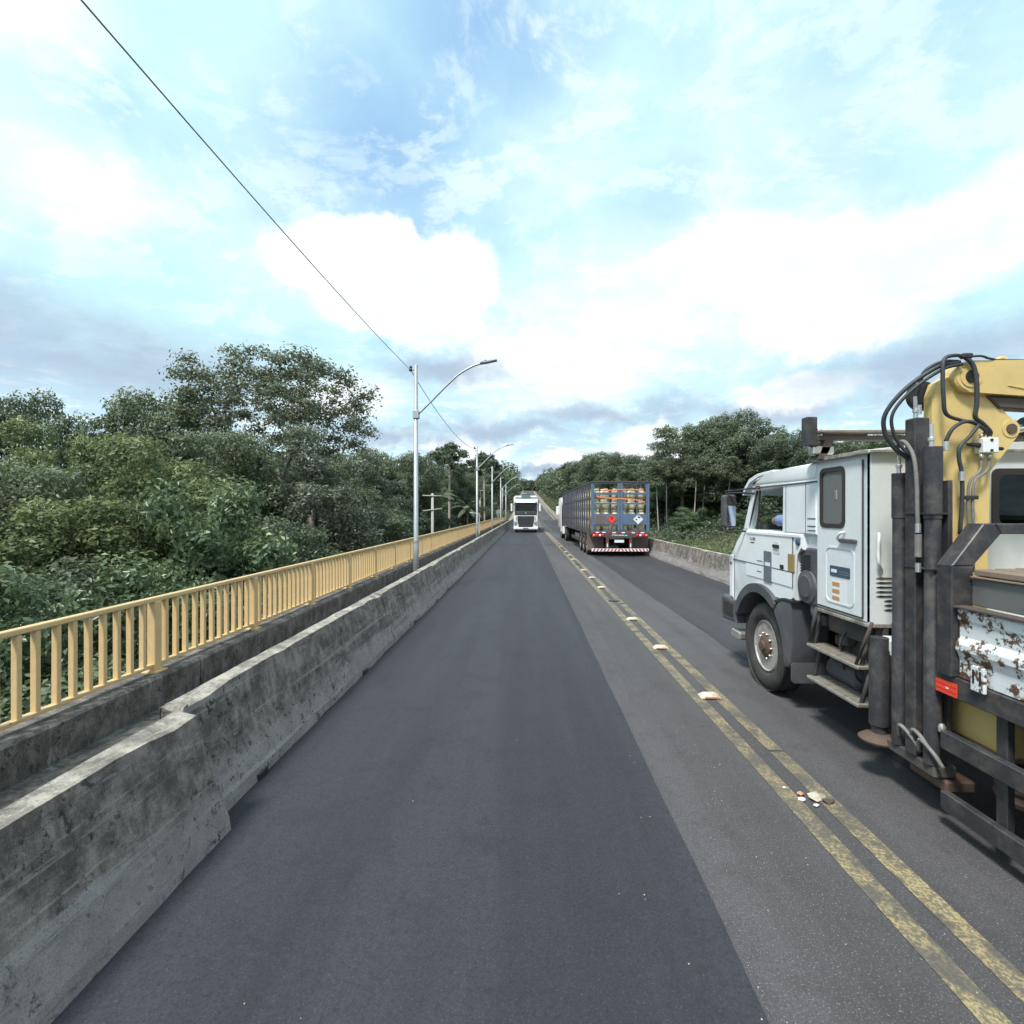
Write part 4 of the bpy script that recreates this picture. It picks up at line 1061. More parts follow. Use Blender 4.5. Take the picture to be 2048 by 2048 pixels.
# front corner panel, bumper, steps
prism('corner_panel', [(6.72, .90), (6.735, 1.40), (6.70, 1.45), (6.60, 1.45), (6.60, .90)], 'X', XL - .012, XL + .22, M['white'], T, .02, 2)
box('panel_gap', XL - .002, XL + .004, 6.585, 6.598, .90, 1.45, M['hub'], T, 0)
quad_panel('marker_lamp', XL - .014, 6.64, 6.69, 1.325, 1.355, M['hub'], T, .004, .006)
bmp = prism('bumper', [(6.50, .60), (6.52, .88), (6.90, .90), (6.96, .86), (6.96, .66), (6.90, .58)], 'X', XL - .03, XR + .03, M['grey_plastic'], T, .03, 2)
prism('bumper_recess', rrect(6.56, 6.86, .66, .83, .02), 'X', XL - .034, XL - .026, M['black'], bmp)
prism('access_step', rrect(6.42, 6.70, .40, .50, .03), 'X', XL + .00, XL + .30, M['silver'], T, .01)
for z in (1.0, 1.1, 1.2): box('grille_slat', XL + .35, XR - .35, 6.70, 6.735, z, z + .06, M['black'], T, .008)
for x0, x1 in ((XL + .06, XL + .33), (XR - .33, XR - .06)): box('headlight', x0, x1, 6.93, 6.972, .70, .83, M['lamp_white'], bmp, .02)
# wheel arch flare and rear mudguard
ri, ro = .60, .70
fl_o = [(WY + ro * math.cos(a), WR + ro * math.sin(a)) for a in np.linspace(R(25), R(128), 18)]
fl_i = [(WY + ri * math.cos(a), WR + ri * math.sin(a)) for a in np.linspace(R(25), R(128), 18)]
smooth(prism('wheel_arch_flare', fl_o + fl_i[::-1], 'X', XL - .045, XL + .30, M['grey_plastic'], T, .012), 35)
ai = [(WY + .585 * math.cos(a), WR + .585 * math.sin(a)) for a in np.linspace(R(128), R(186), 9)]
mg = prism('mudguard', ai + [(5.19, .44), (5.15, .50), (5.13, .74), (5.14, 1.09), (5.18, 1.12), (5.38, 1.085)], 'X', XL - .035, XL + .34, M['grey_plastic'], T, .02, 2); smooth(mg, 35)
prism('mudguard_lip', [(5.52, 1.05), (5.30, 1.118), (5.10, 1.125), (5.10, 1.10), (5.30, 1.095), (5.50, 1.02)], 'X', XL - .04, XL + .05, M['black'], mg)
prism('mud_flap', rrect(XL - .02, XL + .34, .30, .50, .03), 'Y', 5.14, 5.16, M['grey_plastic'], T)
box('wheel_well', XL + .36, XL + .42, 5.2, 6.5, .5, 1.3, M['black'], T, 0)
for s, xo in ((1, XL + .02), (-1, XR - .02)): wheel(T, xo, WY, WR, .27, s)
tube('front_axle', [(XL + .25, WY, WR), (XR - .25, WY, WR)], .06, M['chassis'], T, 10)
# air intake behind the cab
ai_ = empty('tmp_remove', (0, 0, 0)); bpy.data.objects.remove(ai_)
aib = prism('air_intake', [(5.09, 1.60), (4.99, 1.655), (4.80, 1.655), (4.78, 1.62), (4.78, 1.12), (5.06, 1.12)], 'X', XL + .03, XL + .40, M['grey_plastic'], T, .02, 2)
for k in range(7): box('intake_louvre', XL + .018, XL + .034, 4.90, 5.06, 1.42 + k * .026, 1.432 + k * .026, M['black'], aib, 0)
lathe('air_filter_can', [(.001, -.03), (.10, -.03), (.115, -.018), (.155, -.012), (.168, .005), (.168, .30)], (XL + .03, 4.955, 1.285), M['grey_plastic'], aib, 'X', 30)
tube('intake_elbow', spline([(XL + .12, 4.93, 1.14), (XL + .10, 4.90, 1.04), (XL + .16, 4.86, .98)], 5), .06, M['grey_plastic'], aib, 12)
lathe('rubber_buffer', [(.001, -.02), (.03, -.018), (.036, .0), (.036, .06)], (XL + .0, 5.055, 1.70), M['sticker_navy'], T, 'X', 14)
box('cab_rear_panel', XL + .05, XR - .05, 4.76, 4.985, 1.60, 1.80, M['white2'], T, .01)
for z in (1.86, 1.82, 1.93): box('panel_rib', XL + .0, XL + .006, 4.77, 4.90, z, z + .008, M['grey_plastic'], T, 0)
# mirror
mr = prism('mirror_housing', rrect(2.475, 2.62, 1.80, 2.21, .035), 'Y', 6.46, 6.58, M['grey_plastic'], T, .012, 2)
prism('mirror_glass', rrect(2.505, 2.61, 1.82, 2.07, .02), 'Y', 6.448, 6.459, M['mirror'], mr)
prism('upper_mirror_glass', rrect(2.505, 2.61, 2.09, 2.19, .02), 'Y', 6.448, 6.459, M['black'], mr)
tube('mirror_arm', spline([(2.66, 6.24, 1.765), (2.56, 6.34, 1.755), (2.49, 6.46, 1.755), (2.475, 6.50, 1.80)], 5), .012, M['black'], mr, 6)
tube('mirror_arm', spline([(2.66, 6.03, 2.21), (2.56, 6.25, 2.225), (2.52, 6.5, 2.22), (2.51, 6.52, 2.19)], 5), .012, M['black'], mr, 6)
tube('mirror_strut', [(2.66, 5.93, 2.275), (2.50, 6.5, 2.25)], .009, M['black'], mr, 6)
box('mirror_bracket', 2.625, 2.65, 5.87, 5.95, 2.255, 2.295, M['hub'], mr, .004)
# wiper, far mirror
prism('mirror_housing', rrect(5.20, 5.36, 1.80, 2.21, .035), 'Y', 6.46, 6.58, M['grey_plastic'], T, .012, 2)

# second cabin behind the cab
CB = sub_empty('crew_cabin', T)
cx0, cx1, cy0, cy1, cz0, cz1 = XL + .012, XR, 4.03, 4.755, 1.13, 2.455
box('side_wall', cx0, cx0 + .04, cy0 + .002, cy1, cz0, cz1, M['white2'], CB, .008)
box('side_wall', cx1 - .04, cx1, cy0 + .002, cy1, cz0, cz1, M['white2'], CB, .008)
box('front_wall', cx0 + .04, cx1 - .04, cy1 - .04, cy1, cz0, cz1, M['white2'], CB, 0)
box('floor', cx0 + .04, cx1 - .04, cy0 + .04, cy1 - .04, cz0, cz0 + .03, M['interior'], CB, 0)
wx0, wx1, wz0, wz1 = 3.60, 4.75, 1.88, 2.30
for a_ in ((cx0, wx0, cz0, cz1), (wx1, cx1, cz0, cz1), (wx0, wx1, cz0, wz0), (wx0, wx1, wz1, cz1)):
    box('rear_wall', a_[0] + (.0 if a_[0] == cx0 else .0), a_[1], cy0, cy0 + .04, a_[2], a_[3], M['white2'], CB, 0)
frame_prism('rear_window_frame', rrect(wx0 - .03, wx1 + .03, wz0 - .03, wz1 + .03, .05), rrect(wx0 + .02, wx1 - .02, wz0 + .02, wz1 - .02, .05), 'Y', cy0 - .012, cy0 + .01, M['seal'], CB)
box('rear_window', wx0, wx1, cy0 + .012, cy0 + .018, wz0, wz1, M['glass_dark'], CB, 0)
for x in (3.95, 4.5): smooth(prism('headrest', rrect(x - .13, x + .13, 1.95, 2.17, .07, 6), 'Y', cy0 + .20, cy0 + .30, M['black'], CB, .03, 2), 40)
box('rear_bench', 3.3, 4.95, cy0 + .18, cy0 + .30, 1.3, 1.94, M['seat'], CB, .04)
rf = prism('roof', [(cx0 - .035, 2.450), (cx0 - .04, 2.475), (cx0 + .25, 2.505), (3.87, 2.535), (cx1 - .25, 2.505), (cx1 + .03, 2.475), (cx1 + .03, 2.450)], 'Y', cy0 - .03, cy1 + .10, M['white2'], CB, .006)
box('roof_gutter', cx0 - .052, cx0 - .038, cy0 - .03, cy1 + .10, 2.448, 2.478, M['concrete_pale'], rf, .003)
box('rear_gutter', cx0 - .03, cx1 + .02, cy0 - .045, cy0 - .032, 2.452, 2.474, M['concrete_pale'], rf, .003)
dy0, dy1, dz0, dz1 = 4.115, 4.725, 1.165, 2.41
wyo = rrect(4.335, 4.665, 1.875, 2.365, .05)
ddo = rrect(dy0, dy1, dz0, dz1, .03)
# door as a ring around its window plus the leaf below
d2 = frame_prism('door', rrect(dy0, dy1, 1.84, dz1, .03), wyo, 'X', cx0 - .016, cx0, M['white2'], CB)
prism('door_leaf', [(dy0, dz0), (dy1, dz0), (dy1, 1.872), (dy0, 1.872)], 'X', cx0 - .0155, cx0, M['white2'], d2)
frame_prism('window_seal', rrect(4.318, 4.682, 1.858, 2.382, .06), rrect(4.355, 4.645, 1.895, 2.345, .045), 'X', cx0 - .022, cx0 - .004, M['seal'], d2)
prism('window_pane', rrect(4.34, 4.66, 1.88, 2.36, .05), 'X', cx0 - .010, cx0 - .006, M['pane_grey'], d2)
box('window_latch', cx0 - .014, cx0 - .006, 4.44, 4.475, 2.10, 2.18, M['silver'], d2, .003)
frame_prism('pressed_panel', rrect(4.20, 4.60, 1.215, 1.70, .06, 6), rrect(4.215, 4.585, 1.23, 1.685, .055, 6), 'X', cx0 - .021, cx0 - .014, M['white2'], d2)
box('door_gap', cx0 - .017, cx0 - .002, dy0 - .008, dy0 - .004, dz0, dz1, M['grey_plastic'], d2, 0)
box('door_gap', cx0 - .017, cx0 - .002, dy0, dy1, dz0 - .012, dz0 - .004, M['seal'], d2, 0)
hb = prism('door_handle', rrect(4.16, 4.36, 1.745, 1.775, .012), 'X', cx0 - .045, cx0 - .018, M['grey_plastic'], d2, .004)
tube('handle_bow', spline([(cx0 - .02, 4.375, 1.74), (cx0 - .05, 4.37, 1.78), (cx0 - .05, 4.33, 1.82), (cx0 - .02, 4.32, 1.83)], 4), .010, M['paper'], d2, 6)
s2 = quad_panel('navy_sticker', cx0 - .016, 4.255, 4.53, 1.445, 1.535, M['sticker_navy'], d2, .003, .01)
quad_panel('sticker_lettering', cx0 - .0192, 4.43, 4.51, 1.478, 1.506, M['paper'], s2, .0008, .004)
for z in (1.487, 1.467): quad_panel('sticker_lettering', cx0 - .0192, 4.27, 4.40, z, z + .010, M['sticker_grey'], s2, .0008, .003)
for k, z in enumerate((1.365, 1.305, 1.245)):
    quad_panel('orange_label', cx0 - .016, 4.395, 4.495, z, z + .032, M['sticker_orange'], d2, .003, .003)
quad_panel('white_label', cx0 - .0155, 4.30, 4.50, 1.235, 1.415, M['paper'], d2, .001, .004)
tube('grab_handle', spline([(cx0 + .06, cy0 - .005, 1.83), (cx0 + .03, cy0 - .05, 1.79), (cx0 + .025, cy0 - .05, 1.70), (cx0 + .03, cy0 - .05, 1.60), (cx0 + .08, cy0 - .005, 1.55)], 5), .011, M['paper'], CB, 6)
for k in range(8):
    z = 1.485 - k * .035; x0 = cx0 + .04 + (.06 if k > 4 else .0)
    bm = bmesh.new(); bm_prism(bm, [(x0, z), (x0 + .035, z + .008), (x0 + .07, z + .005), (x0 + .45, z + .004), (x0 + .45, z - .004), (x0 + .07, z - .005), (x0 + .035, z - .008)], 'Y', cy0 - .006, cy0 - .001)
    obj('vent_slot', bm, M['black'] if k else M['hub'], CB)
for k, y in enumerate(np.linspace(1.25, 2.35, 8)): lathe('rivet', [(.006, -.002), (.004, -.005), (.001, -.006)], (cx0, cy0 + .03, y), M['hub'], CB, 'X', 8)
box('sill', cx0 - .02, cx1, cy0 - .005, cy1, 1.10, 1.128, M['concrete_pale'], CB, .004)
box('skirt', cx0 + .10, cx0 + .14, cy0, cy1, .92, 1.10, M['chassis'], CB, .004)
# rack over the roof
RK = sub_empty('roof_rack', T)
box('upright', 2.455, 2.55, 4.55, 4.64, 2.575, 2.83, M['steel_dark'], RK, .006)
box('crossbeam', 2.55, 5.15, 4.56, 4.63, 2.625, 2.665, M['rust_steel'], RK, .004)
box('crossbeam', 2.55, 5.15, 4.50, 4.64, 2.685, 2.705, M['wood'], RK, .004)
box('plank', 2.62, 3.0, 4.58, 4.60, 2.665, 2.69, M['steel_grey'], RK, 0)
for x in (2.56, 4.95):
    prism('rack_leg', [(x, 2.46), (x + .06, 2.46), (x + .14, 2.63), (x + .06, 2.63)], 'Y', 4.56, 4.63, M['rust_steel'], RK)
box('rack_foot', 2.52, 2.70, 4.56, 4.66, 2.50, 2.575, M['silver'], RK, .01)

# chassis and running gear
CH = sub_empty('chassis', T)
for x in (3.40, 4.20): box('frame_rail', x, x + .11, -3.0, 6.45, .66, .90, M['chassis'], CH, .006)
for y in (-2.6, -1.2, 0, 1.4, 3.0, 4.2, 5.2): box('cross_member', 3.50, 4.21, y, y + .1, .70, .86, M['chassis'], CH, 0)
box('engine_block', 3.1, 4.6, 4.85, 6.35, .55, 1.20, M['chassis'], CH, .04)
box('battery_box', XL + .20, XL + .55, 4.10, 4.55, .50, .90, M['chassis'], CH, .02)
lathe('air_tank', [(.001, -.32), (.10, -.30), (.14, -.26), (.14, .26), (.10, .30), (.001, .32)], (XL + .38, 4.35, .42), M['chassis'], CH, 'Y', 20)
lathe('air_tank', [(.001, -.25), (.08, -.23), (.12, -.2), (.12, .2), (.08, .23), (.001, .25)], (XL + .25, 4.62, .56), M['grey_plastic'], CH, 'Y', 18)
for k in range(6):
    r_ = random.Random(k); x, y, z = XL + r_.uniform(.05, .3), r_.uniform(4.0, 4.9), r_.uniform(.72, 1.02)
    box('valve_body', x, x + .09, y, y + .11, z, z + .09, M['chassis'] if k % 2 else M['hub'], CH, .01)
for k in range(7):
    r_ = random.Random(k + 30); y = r_.uniform(3.85, 4.9); pts = [(XL + r_.uniform(.05, .3), y + r_.uniform(-.1, .1), 1.05), (XL + r_.uniform(.0, .2), y + r_.uniform(-.15, .15), .85), (XL + r_.uniform(.05, .3), y + r_.uniform(-.2, .2), .62), (XL + .3, y, .5)]
    tube('brake_hose', spline(pts, 5), .009, M['hose'], CH, 6)
for z, nm in ((.745, 'step'), (.445, 'step')):
    stp = box(nm, XL - .03, XL + .16, 4.12, 4.86, z, z + .03, M['tread'], T, .006)
    for k in range(10): box('tread_rib', XL - .02, XL + .15, 4.16 + k * .07, 4.175 + k * .07, z + .030, z + .036, M['tread'], stp, 0)
    tube('step_bracket', [(XL + .02, 4.82, z), (XL + .10, 4.84, z + .33)], .018, M['chassis'], stp, 6)
    tube('step_bracket', [(XL + .02, 4.16, z), (XL + .10, 4.14, z + .33)], .018, M['chassis'], stp, 6)
tube('step_strut', [(XL - .01, 3.98, 1.15), (XL - .01, 4.17, .78)], .014, M['rust_steel'], T, 6)
tube('step_strut', [(XL - .01, 4.72, 1.13), (XL - .01, 4.84, .80)], .016, M['chassis'], T, 6)
# rear wheels
for s, xo in ((1, XL + .10), (-1, XR - .10)): wheel(T, xo, 2.22, WR, .25, s, dual=True)
tube('rear_axle', [(XL + .3, 2.22, WR), (XR - .3, 2.22, WR)], .08, M['chassis'], T, 10)

# stabiliser columns and leg
ST = sub_empty('stabiliser', T)
lathe('foot_plate', [(.001, 0), (.13, .0), (.135, .015), (.10, .04), (.05, .06), (.001, .06)], (XL - .01, 3.90, .29), M['hub'], ST, 'Z', 28)
lathe('leg_cylinder', [(.05, 0), (.05, .06), (.066, .07), (.066, .62), (.060, .64), (.060, .72), (.001, .72)], (XL - .01, 3.90, .34), M['steel_dark'], ST, 'Z', 22)
box('leg_head', XL + .03, XL + .16, 3.84, 3.97, .92, 1.06, M['paper'], ST, .02)
for nm, y, z1, kind in (('A', 3.70, 2.27, 'r'), ('B', 3.545, 2.63, 's'), ('C', 3.41, 2.42, 'r')):
    if kind == 's': box('column', XL - .05, XL + .05, y - .048, y + .048, .36, z1, M['steel_dark'], ST, .008)
    else:
        lathe('column', [(.05, .36), (.05, 1.20), (.047, 1.205), (.047, 1.95), (.052, 1.955), (.052, z1), (.001, z1)], (XL, y, 0), M['steel_dark'], ST, 'Z', 20)
    lathe('column_fitting', [(.014, 0), (.014, .04), (.02, .042), (.02, .06), (.012, .065), (.012, .15)], (XL - .01, y, z1), M['silver'], ST, 'Z', 10)
box('base_beam', XL - .03, XL + .12, 3.36, 3.80, .28, .36, M['chassis'], ST, .012)
box('base_beam', XL + .03, XL + .22, 3.34, 3.66, .20, .275, M['hub'], ST, .012)
for y in (3.45, 3.58, 3.74): lathe('beam_bolt', [(.016, 0), (.016, .014), (.008, .02)], (XL + .0, y, .36), M['silver'], ST, 'Z', 6)
for k, (y, z) in enumerate(((3.62, .42), (3.50, .44), (3.44, .40))): tube('bottom_hose', spline([(XL - .03, y + .05, z), (XL - .06, y, z + .10), (XL - .05, y - .09, z + .06), (XL - .02, y - .14, z - .02)], 5), .013, M['hose_grey'], ST, 6)
for z in (1.98, 1.62): box('column_strap', XL - .056, XL + .056, 3.352, 3.60, z, z + .012, M['black'], ST, .002)
box('column_spine', XL + .055, XL + .085, 3.36, 3.76, .5, 2.2, M['steel_dark'], ST, 0)

# crane
CR = sub_empty('crane', T)
col = [(2.735, 1.10), (2.735, 2.78), (2.765, 2.87), (2.83, 2.91), (2.93, 2.90), (3.10, 2.765), (3.20, 2.66), (3.27, 2.615)]
col += [(3.245 + .065 * math.cos(a), 2.553 + .065 * math.sin(a)) for a in np.linspace(R(65), R(-40), 8)]
col += [(3.10, 2.27), (3.095, 1.10)]
prism('column', col, 'Y', 3.52, 3.61, M['crane'], CR, .010)
box('column_web', 2.90, 3.06, 3.612, 3.80, 1.1, 2.5, M['crane'], CR, .01)
bo = [(2.945 + .105 * math.cos(a), 2.895 + .105 * math.sin(a)) for a in np.linspace(R(95), R(265), 12)]
boom = prism('boom', bo + [(3.02, 2.785), (3.40, 2.755), (5.05, 2.66), (5.05, 3.0), (2.95, 3.0)], 'Y', 3.47, 3.62, M['crane'], CR, .012)
prism('boom_weld', [(3.18, 2.830), (3.30, 2.812), (5.0, 2.72), (5.0, 2.714), (3.30, 2.805)], 'Y', 3.464, 3.472, M['crane'], boom)
prism('inner_boom', [(3.08, 2.77), (3.16, 2.69), (5.0, 2.58), (5.0, 2.68)], 'Y', 3.50, 3.60, M['crane_dark'], CR, .008)
for (x, z, r, mm) in ((2.945, 2.893, .042, 'black'), (3.245, 2.553, .034, 'hub')):
    yb = 3.47 if mm == 'black' else 3.52
    lathe('pivot_pin', [(r, -.012), (r, .02)], (x, yb, z), M[mm], CR, 'Y', 24)
    lathe('pivot_collar', [(r * 1.7, -.005), (r * 1.7, .02)], (x, yb, z), M['crane'], CR, 'Y', 24)
lathe('column_roller', [(.10, -.02), (.10, .02)], (2.755, 3.64, 2.80), M['black'], CR, 'Y', 24)
tube('lift_rod', [(3.25, 3.62, 2.555), (3.75, 3.62, 2.60)], .028, M['chrome'], CR, 12)
tube('lift_cylinder', [(3.42, 3.62, 2.585), (4.9, 3.62, 2.56)], .065, M['black'], CR, 14)
bm = bmesh.new(); bm_tube(bm, [(3.275 + .042 * math.cos(a), 3.62, 3.015 + .042 * math.sin(a)) for a in np.linspace(0, 2 * math.pi, 21)], .013, 8, cap=False); obj('lifting_eye', bm, M['crane'], CR)
box('valve_block', 3.0, 3.10, 3.44, 3.52, 2.385, 2.485, M['paper'], CR, .006)
for x, z in ((3.05, 2.47), (3.05, 2.40)): lathe('valve_port', [(.010, -.002), (.010, .004)], (x, 3.438, z), M['black'], CR, 'Y', 10)
tube('valve_spool', [(2.92, 3.475, 2.445), (3.0, 3.475, 2.438)], [.010, .018], M['black'], CR, 8); tube('valve_spool', [(3.10, 3.475, 2.418), (3.15, 3.475, 2.415)], .012, M['black'], CR, 8)
for x in (3.015, 3.065):
    tube('valve_fitting', [(x, 3.475, 2.385), (x, 3.475, 2.345)], .014, M['silver'], CR, 8); tube('valve_fitting', [(x, 3.475, 2.485), (x, 3.475, 2.515)], .013, M['silver'], CR, 8)
# hoses
def hose(pts, r=.014, mat='hose'): return tube('hose', spline(pts, 7), r * .86, M[mat], CR, 8)
hose([(2.86, 3.46, 2.985), (2.72, 3.46, 2.955), (2.55, 3.5, 2.83), (2.45, 3.55, 2.68), (2.455, 3.58, 2.56), (2.52, 3.58, 2.44), (2.62, 3.56, 2.34), (2.66, 3.6, 2.25)], .017)
hose([(2.87, 3.45, 2.97), (2.74, 3.45, 2.935), (2.57, 3.48, 2.81), (2.475, 3.52, 2.67), (2.485, 3.54, 2.55), (2.55, 3.54, 2.43), (2.64, 3.52, 2.33), (2.68, 3.58, 2.25)], .013)
hose([(2.65, 3.545, 2.72), (2.655, 3.53, 2.86), (2.67, 3.50, 2.94), (2.75, 3.47, 2.99), (2.85, 3.46, 2.99)], .014)
hose([(2.885, 3.46, 3.02), (2.82, 3.44, 3.025), (2.74, 3.43, 3.0), (2.72, 3.42, 2.90), (2.725, 3.42, 2.75), (2.75, 3.43, 2.64), (2.85, 3.44, 2.60), (2.95, 3.45, 2.58), (3.03, 3.46, 2.53), (3.015, 3.475, 2.50)], .014)
hose([(2.88, 3.45, 3.02), (2.93, 3.44, 2.96), (2.945, 3.43, 2.84), (2.945, 3.43, 2.70), (2.945, 3.44, 2.62), (3.0, 3.45, 2.58), (3.055, 3.46, 2.53), (3.065, 3.475, 2.50)], .016)
hose([(2.755, 3.44, 2.46), (2.79, 3.43, 2.54), (2.86, 3.43, 2.585), (2.93, 3.44, 2.585), (2.98, 3.45, 2.56)], .014)
hose([(2.97, 3.44, 2.57), (2.90, 3.43, 2.49), (2.83, 3.42, 2.42), (2.825, 3.42, 2.34), (2.84, 3.42, 2.26), (2.845, 3.42, 2.10), (2.83, 3.42, 1.85)], .014)
hose([(2.64, 3.70, 2.40), (2.62, 3.685, 2.455), (2.60, 3.63, 2.485), (2.585, 3.55, 2.46), (2.58, 3.48, 2.36), (2.58, 3.455, 2.2), (2.585, 3.455, 2.0), (2.59, 3.455, 1.88)], .015, 'hose_grey')
hose([(3.015, 3.475, 2.345), (3.0, 3.47, 2.27), (2.93, 3.46, 2.20), (2.915, 3.46, 2.08), (2.92, 3.46, 1.9), (2.92, 3.46, 1.60)], .010, 'hose_grey')
hose([(3.065, 3.475, 2.345), (3.045, 3.47, 2.27), (2.96, 3.46, 2.20), (2.945, 3.46, 2.08), (2.95, 3.46, 1.9), (2.95, 3.46, 1.60)], .010, 'hose_grey')
hose([(2.90, 3.46, 3.02), (3.0, 3.46, 3.025), (3.08, 3.47, 3.008), (3.3, 3.5, 3.006), (4.9, 3.55, 3.006)], .009)
box('hose_clamp', 2.89, 2.975, 3.445, 3.50, 2.08, 2.105, M['black'], CR, .004); box('hose_clamp', 2.86, 2.93, 3.43, 3.47, 3.005, 3.04, M['black'], CR, .008)
for z0, z1, r, mm in ((1.86, 1.92, .017, 'silver'), (1.70, 1.85, .02, 'hose_grey'), (1.60, 1.66, .017, 'silver')): lathe('hose_ferrule', [(r, z0), (r, z1)], (2.59, 3.455, 0), M[mm], CR, 'Z', 10)
for (x, y, z) in ((2.755, 3.44, 2.40), (2.84, 3.42, 2.20), (2.66, 3.545, 2.66)): lathe('hose_ferrule', [(.018, 0), (.018, .06)], (x, y, z), M['silver'], CR, 'Z', 10)
box('crane_base', 2.80, 4.95, 3.05, 3.80, .55, 1.10, M['crane'], CR, .02)
tube('drain_pipe', spline([(2.78, 3.0, .95), (2.775, 3.0, .75), (2.79, 3.04, .64), (2.85, 3.1, .60)], 5), .012, M['grey_plastic'], CR, 6)

# flatbed
FB = sub_empty('flatbed', T)
hy0, hy1 = 3.20, 3.32
def bar(pts, nm='headboard_bar'): return prism(nm, pts, 'Y', hy0, hy1, M['steel_dark'], FB, .006)
bar([(2.60, .988), (2.73, .988), (2.73, 1.665), (2.60, 1.665)], 'headboard_post'); bar([(5.02, .988), (5.15, .988), (5.15, 1.665), (5.02, 1.665)], 'headboard_post')
bar([(2.60, 1.667), (2.73, 1.667), (2.895, 1.862), (2.86, 1.925), (2.79, 1.925)]); bar([(5.15, 1.667), (5.02, 1.667), (4.855, 1.862), (4.89, 1.925), (4.96, 1.925)])
bar([(2.862, 1.925), (2.897, 1.862), (4.853, 1.862), (4.888, 1.925)])
box('bed_floor', 2.66, 5.09, -3.0, hy0 - .002, .99, 1.04, M['wood'], FB, .004)
box('bed_rail', 2.625, 2.70, -3.0, hy1 + .04, .855, .985, M['steel_dark'], FB, .006); box('bed_rail', 5.05, 5.125, -3.0, hy1 + .04, .855, .985, M['steel_dark'], FB, .006)
pp = [(2.640, .992), (2.640, 1.10), (2.628, 1.14), (2.612, 1.165), (2.612, 1.20), (2.640, 1.245), (2.640, 1.33), (2.628, 1.35), (2.628, 1.40), (2.64, 1.415), (2.665, 1.415), (2.665, .992)]
for y0, y1 in ((.2, 3.19), (-2.95, .18)): prism('side_panel', pp, 'Y', y0, y1, M['rusty_white'], FB)
box('side_panel', 5.09, 5.12, -2.95, 3.19, .992, 1.415, M['rusty_white'], FB, .004)
lt = box('panel_latch', 2.602, 2.622, 2.98, 3.075, .955, 1.105, M['rusty_white'], FB, .006)
for y in (3.0, 3.045): box('latch_slot', 2.599, 2.603, y, y + .012, 1.0, 1.08, M['black'], lt, 0)
box('sideboard', 2.72, 2.74, -2.95, 3.199, 1.43, 1.595, M['steel_grey'], FB, .004)
box('sideboard_top', 2.70, 2.78, -2.95, 3.19, 1.597, 1.607, M['wood'], FB, .002)
box('panel_cap', 2.60, 2.68, -2.95, 3.19, 1.417, 1.430, M['rust_steel'], FB, .002)
for k in range(3): box('timber', 2.72 + k * .12, 2.825 + k * .12, -2.9, 3.19, 1.612 + .004 * k, 1.650 + .004 * k, M['wood'], FB, .006)
rr_ = quad_panel('red_reflector', 2.623, 3.185, 3.345, .862, .945, M['red_refl'], FB, .006, .006)
for z in (.885, .918): quad_panel('reflector_rib', 2.6168, 3.187, 3.343, z, z + .004, M['red_light'], rr_, .001, .001)
quad_panel('reflector_badge', 2.6168, 3.245, 3.265, .898, .908, M['paper'], rr_, .001, .003)
SG = sub_empty('side_guard', T)
for z in (.505, .125): box('guard_rail', 2.62, 2.67, -1.8, 3.315, z, z + .115, M['steel_dark'], SG, .006)
for y in (2.92, 1.0, -.8): box('guard_upright', 2.675, 2.72, y, y + .07, .13, .86, M['steel_dark'], SG, .004)
lathe('spring_pack', [(.16, 0), (.17, .03), (.15, .06), (.17, .09), (.15, .12), (.16, .16)], (2.98, 3.10, .28), M['hub'], CH, 'Z', 18)
lathe('guard_cap', [(.02, 0), (.022, .03), (.012, .05)], (2.645, 3.33, .60), M['silver'], SG, 'Z', 10)

# the driver: one continuous body under the clothes, elbow on the window sill
def body_mesh(name, chains, mat, parent, vox=.014):
    bm = bmesh.new()
    for pts, rad in chains: bm_tube(bm, spline(pts, 4), list(np.interp(np.linspace(0, len(rad) - 1, 4 * (len(pts) - 1) + 1), range(len(rad)), rad)), 12)
    o = obj(name, bm, mat, parent)
    m = o.modifiers.new('remesh', 'REMESH'); m.mode = 'VOXEL'; m.voxel_size = vox; m.use_smooth_shade = True
    s = o.modifiers.new('smooth', 'SMOOTH'); s.iterations = 4
    return o
PX = 3.08
HX, HY, HZ = PX - .02, 5.27, 2.19
head = [([(PX, 5.22, 1.98), (PX, 5.23, 2.06), (HX, 5.25, 2.10)], [.055, .055, .06]),
        ([(HX, HY + .03, 2.07), (HX, HY + .015, 2.13), (HX, HY, 2.19), (HX, HY - .01, 2.25), (HX, HY - .01, 2.275)], [.045, .078, .088, .080, .05]),
        ([(HX, HY + .09, 2.19), (HX, HY + .115, 2.165), (HX, HY + .09, 2.15)], [.012, .017, .014])]
head += [([(HX + s * .088, HY - .01, 2.20), (HX + s * .094, HY - .012, 2.17)], [.022, .018]) for s in (-1, 1)]
arms = [([(PX - .19, 5.24, 1.92), (PX - .30, 5.40, 1.90), (PX - .385, 5.60, 1.905)], [.058, .050, .044]),
        ([(PX - .385, 5.60, 1.905), (PX - .26, 5.74, 1.88), (PX - .10, 5.86, 1.92)], [.044, .037, .028]),
        ([(PX + .19, 5.24, 1.90), (PX + .24, 5.40, 1.76), (PX + .22, 5.55, 1.72)], [.058, .050, .044]),
        ([(PX + .22, 5.55, 1.72), (PX + .20, 5.72, 1.78), (PX + .17, 5.86, 1.84)], [.044, .037, .028])]
hands = []
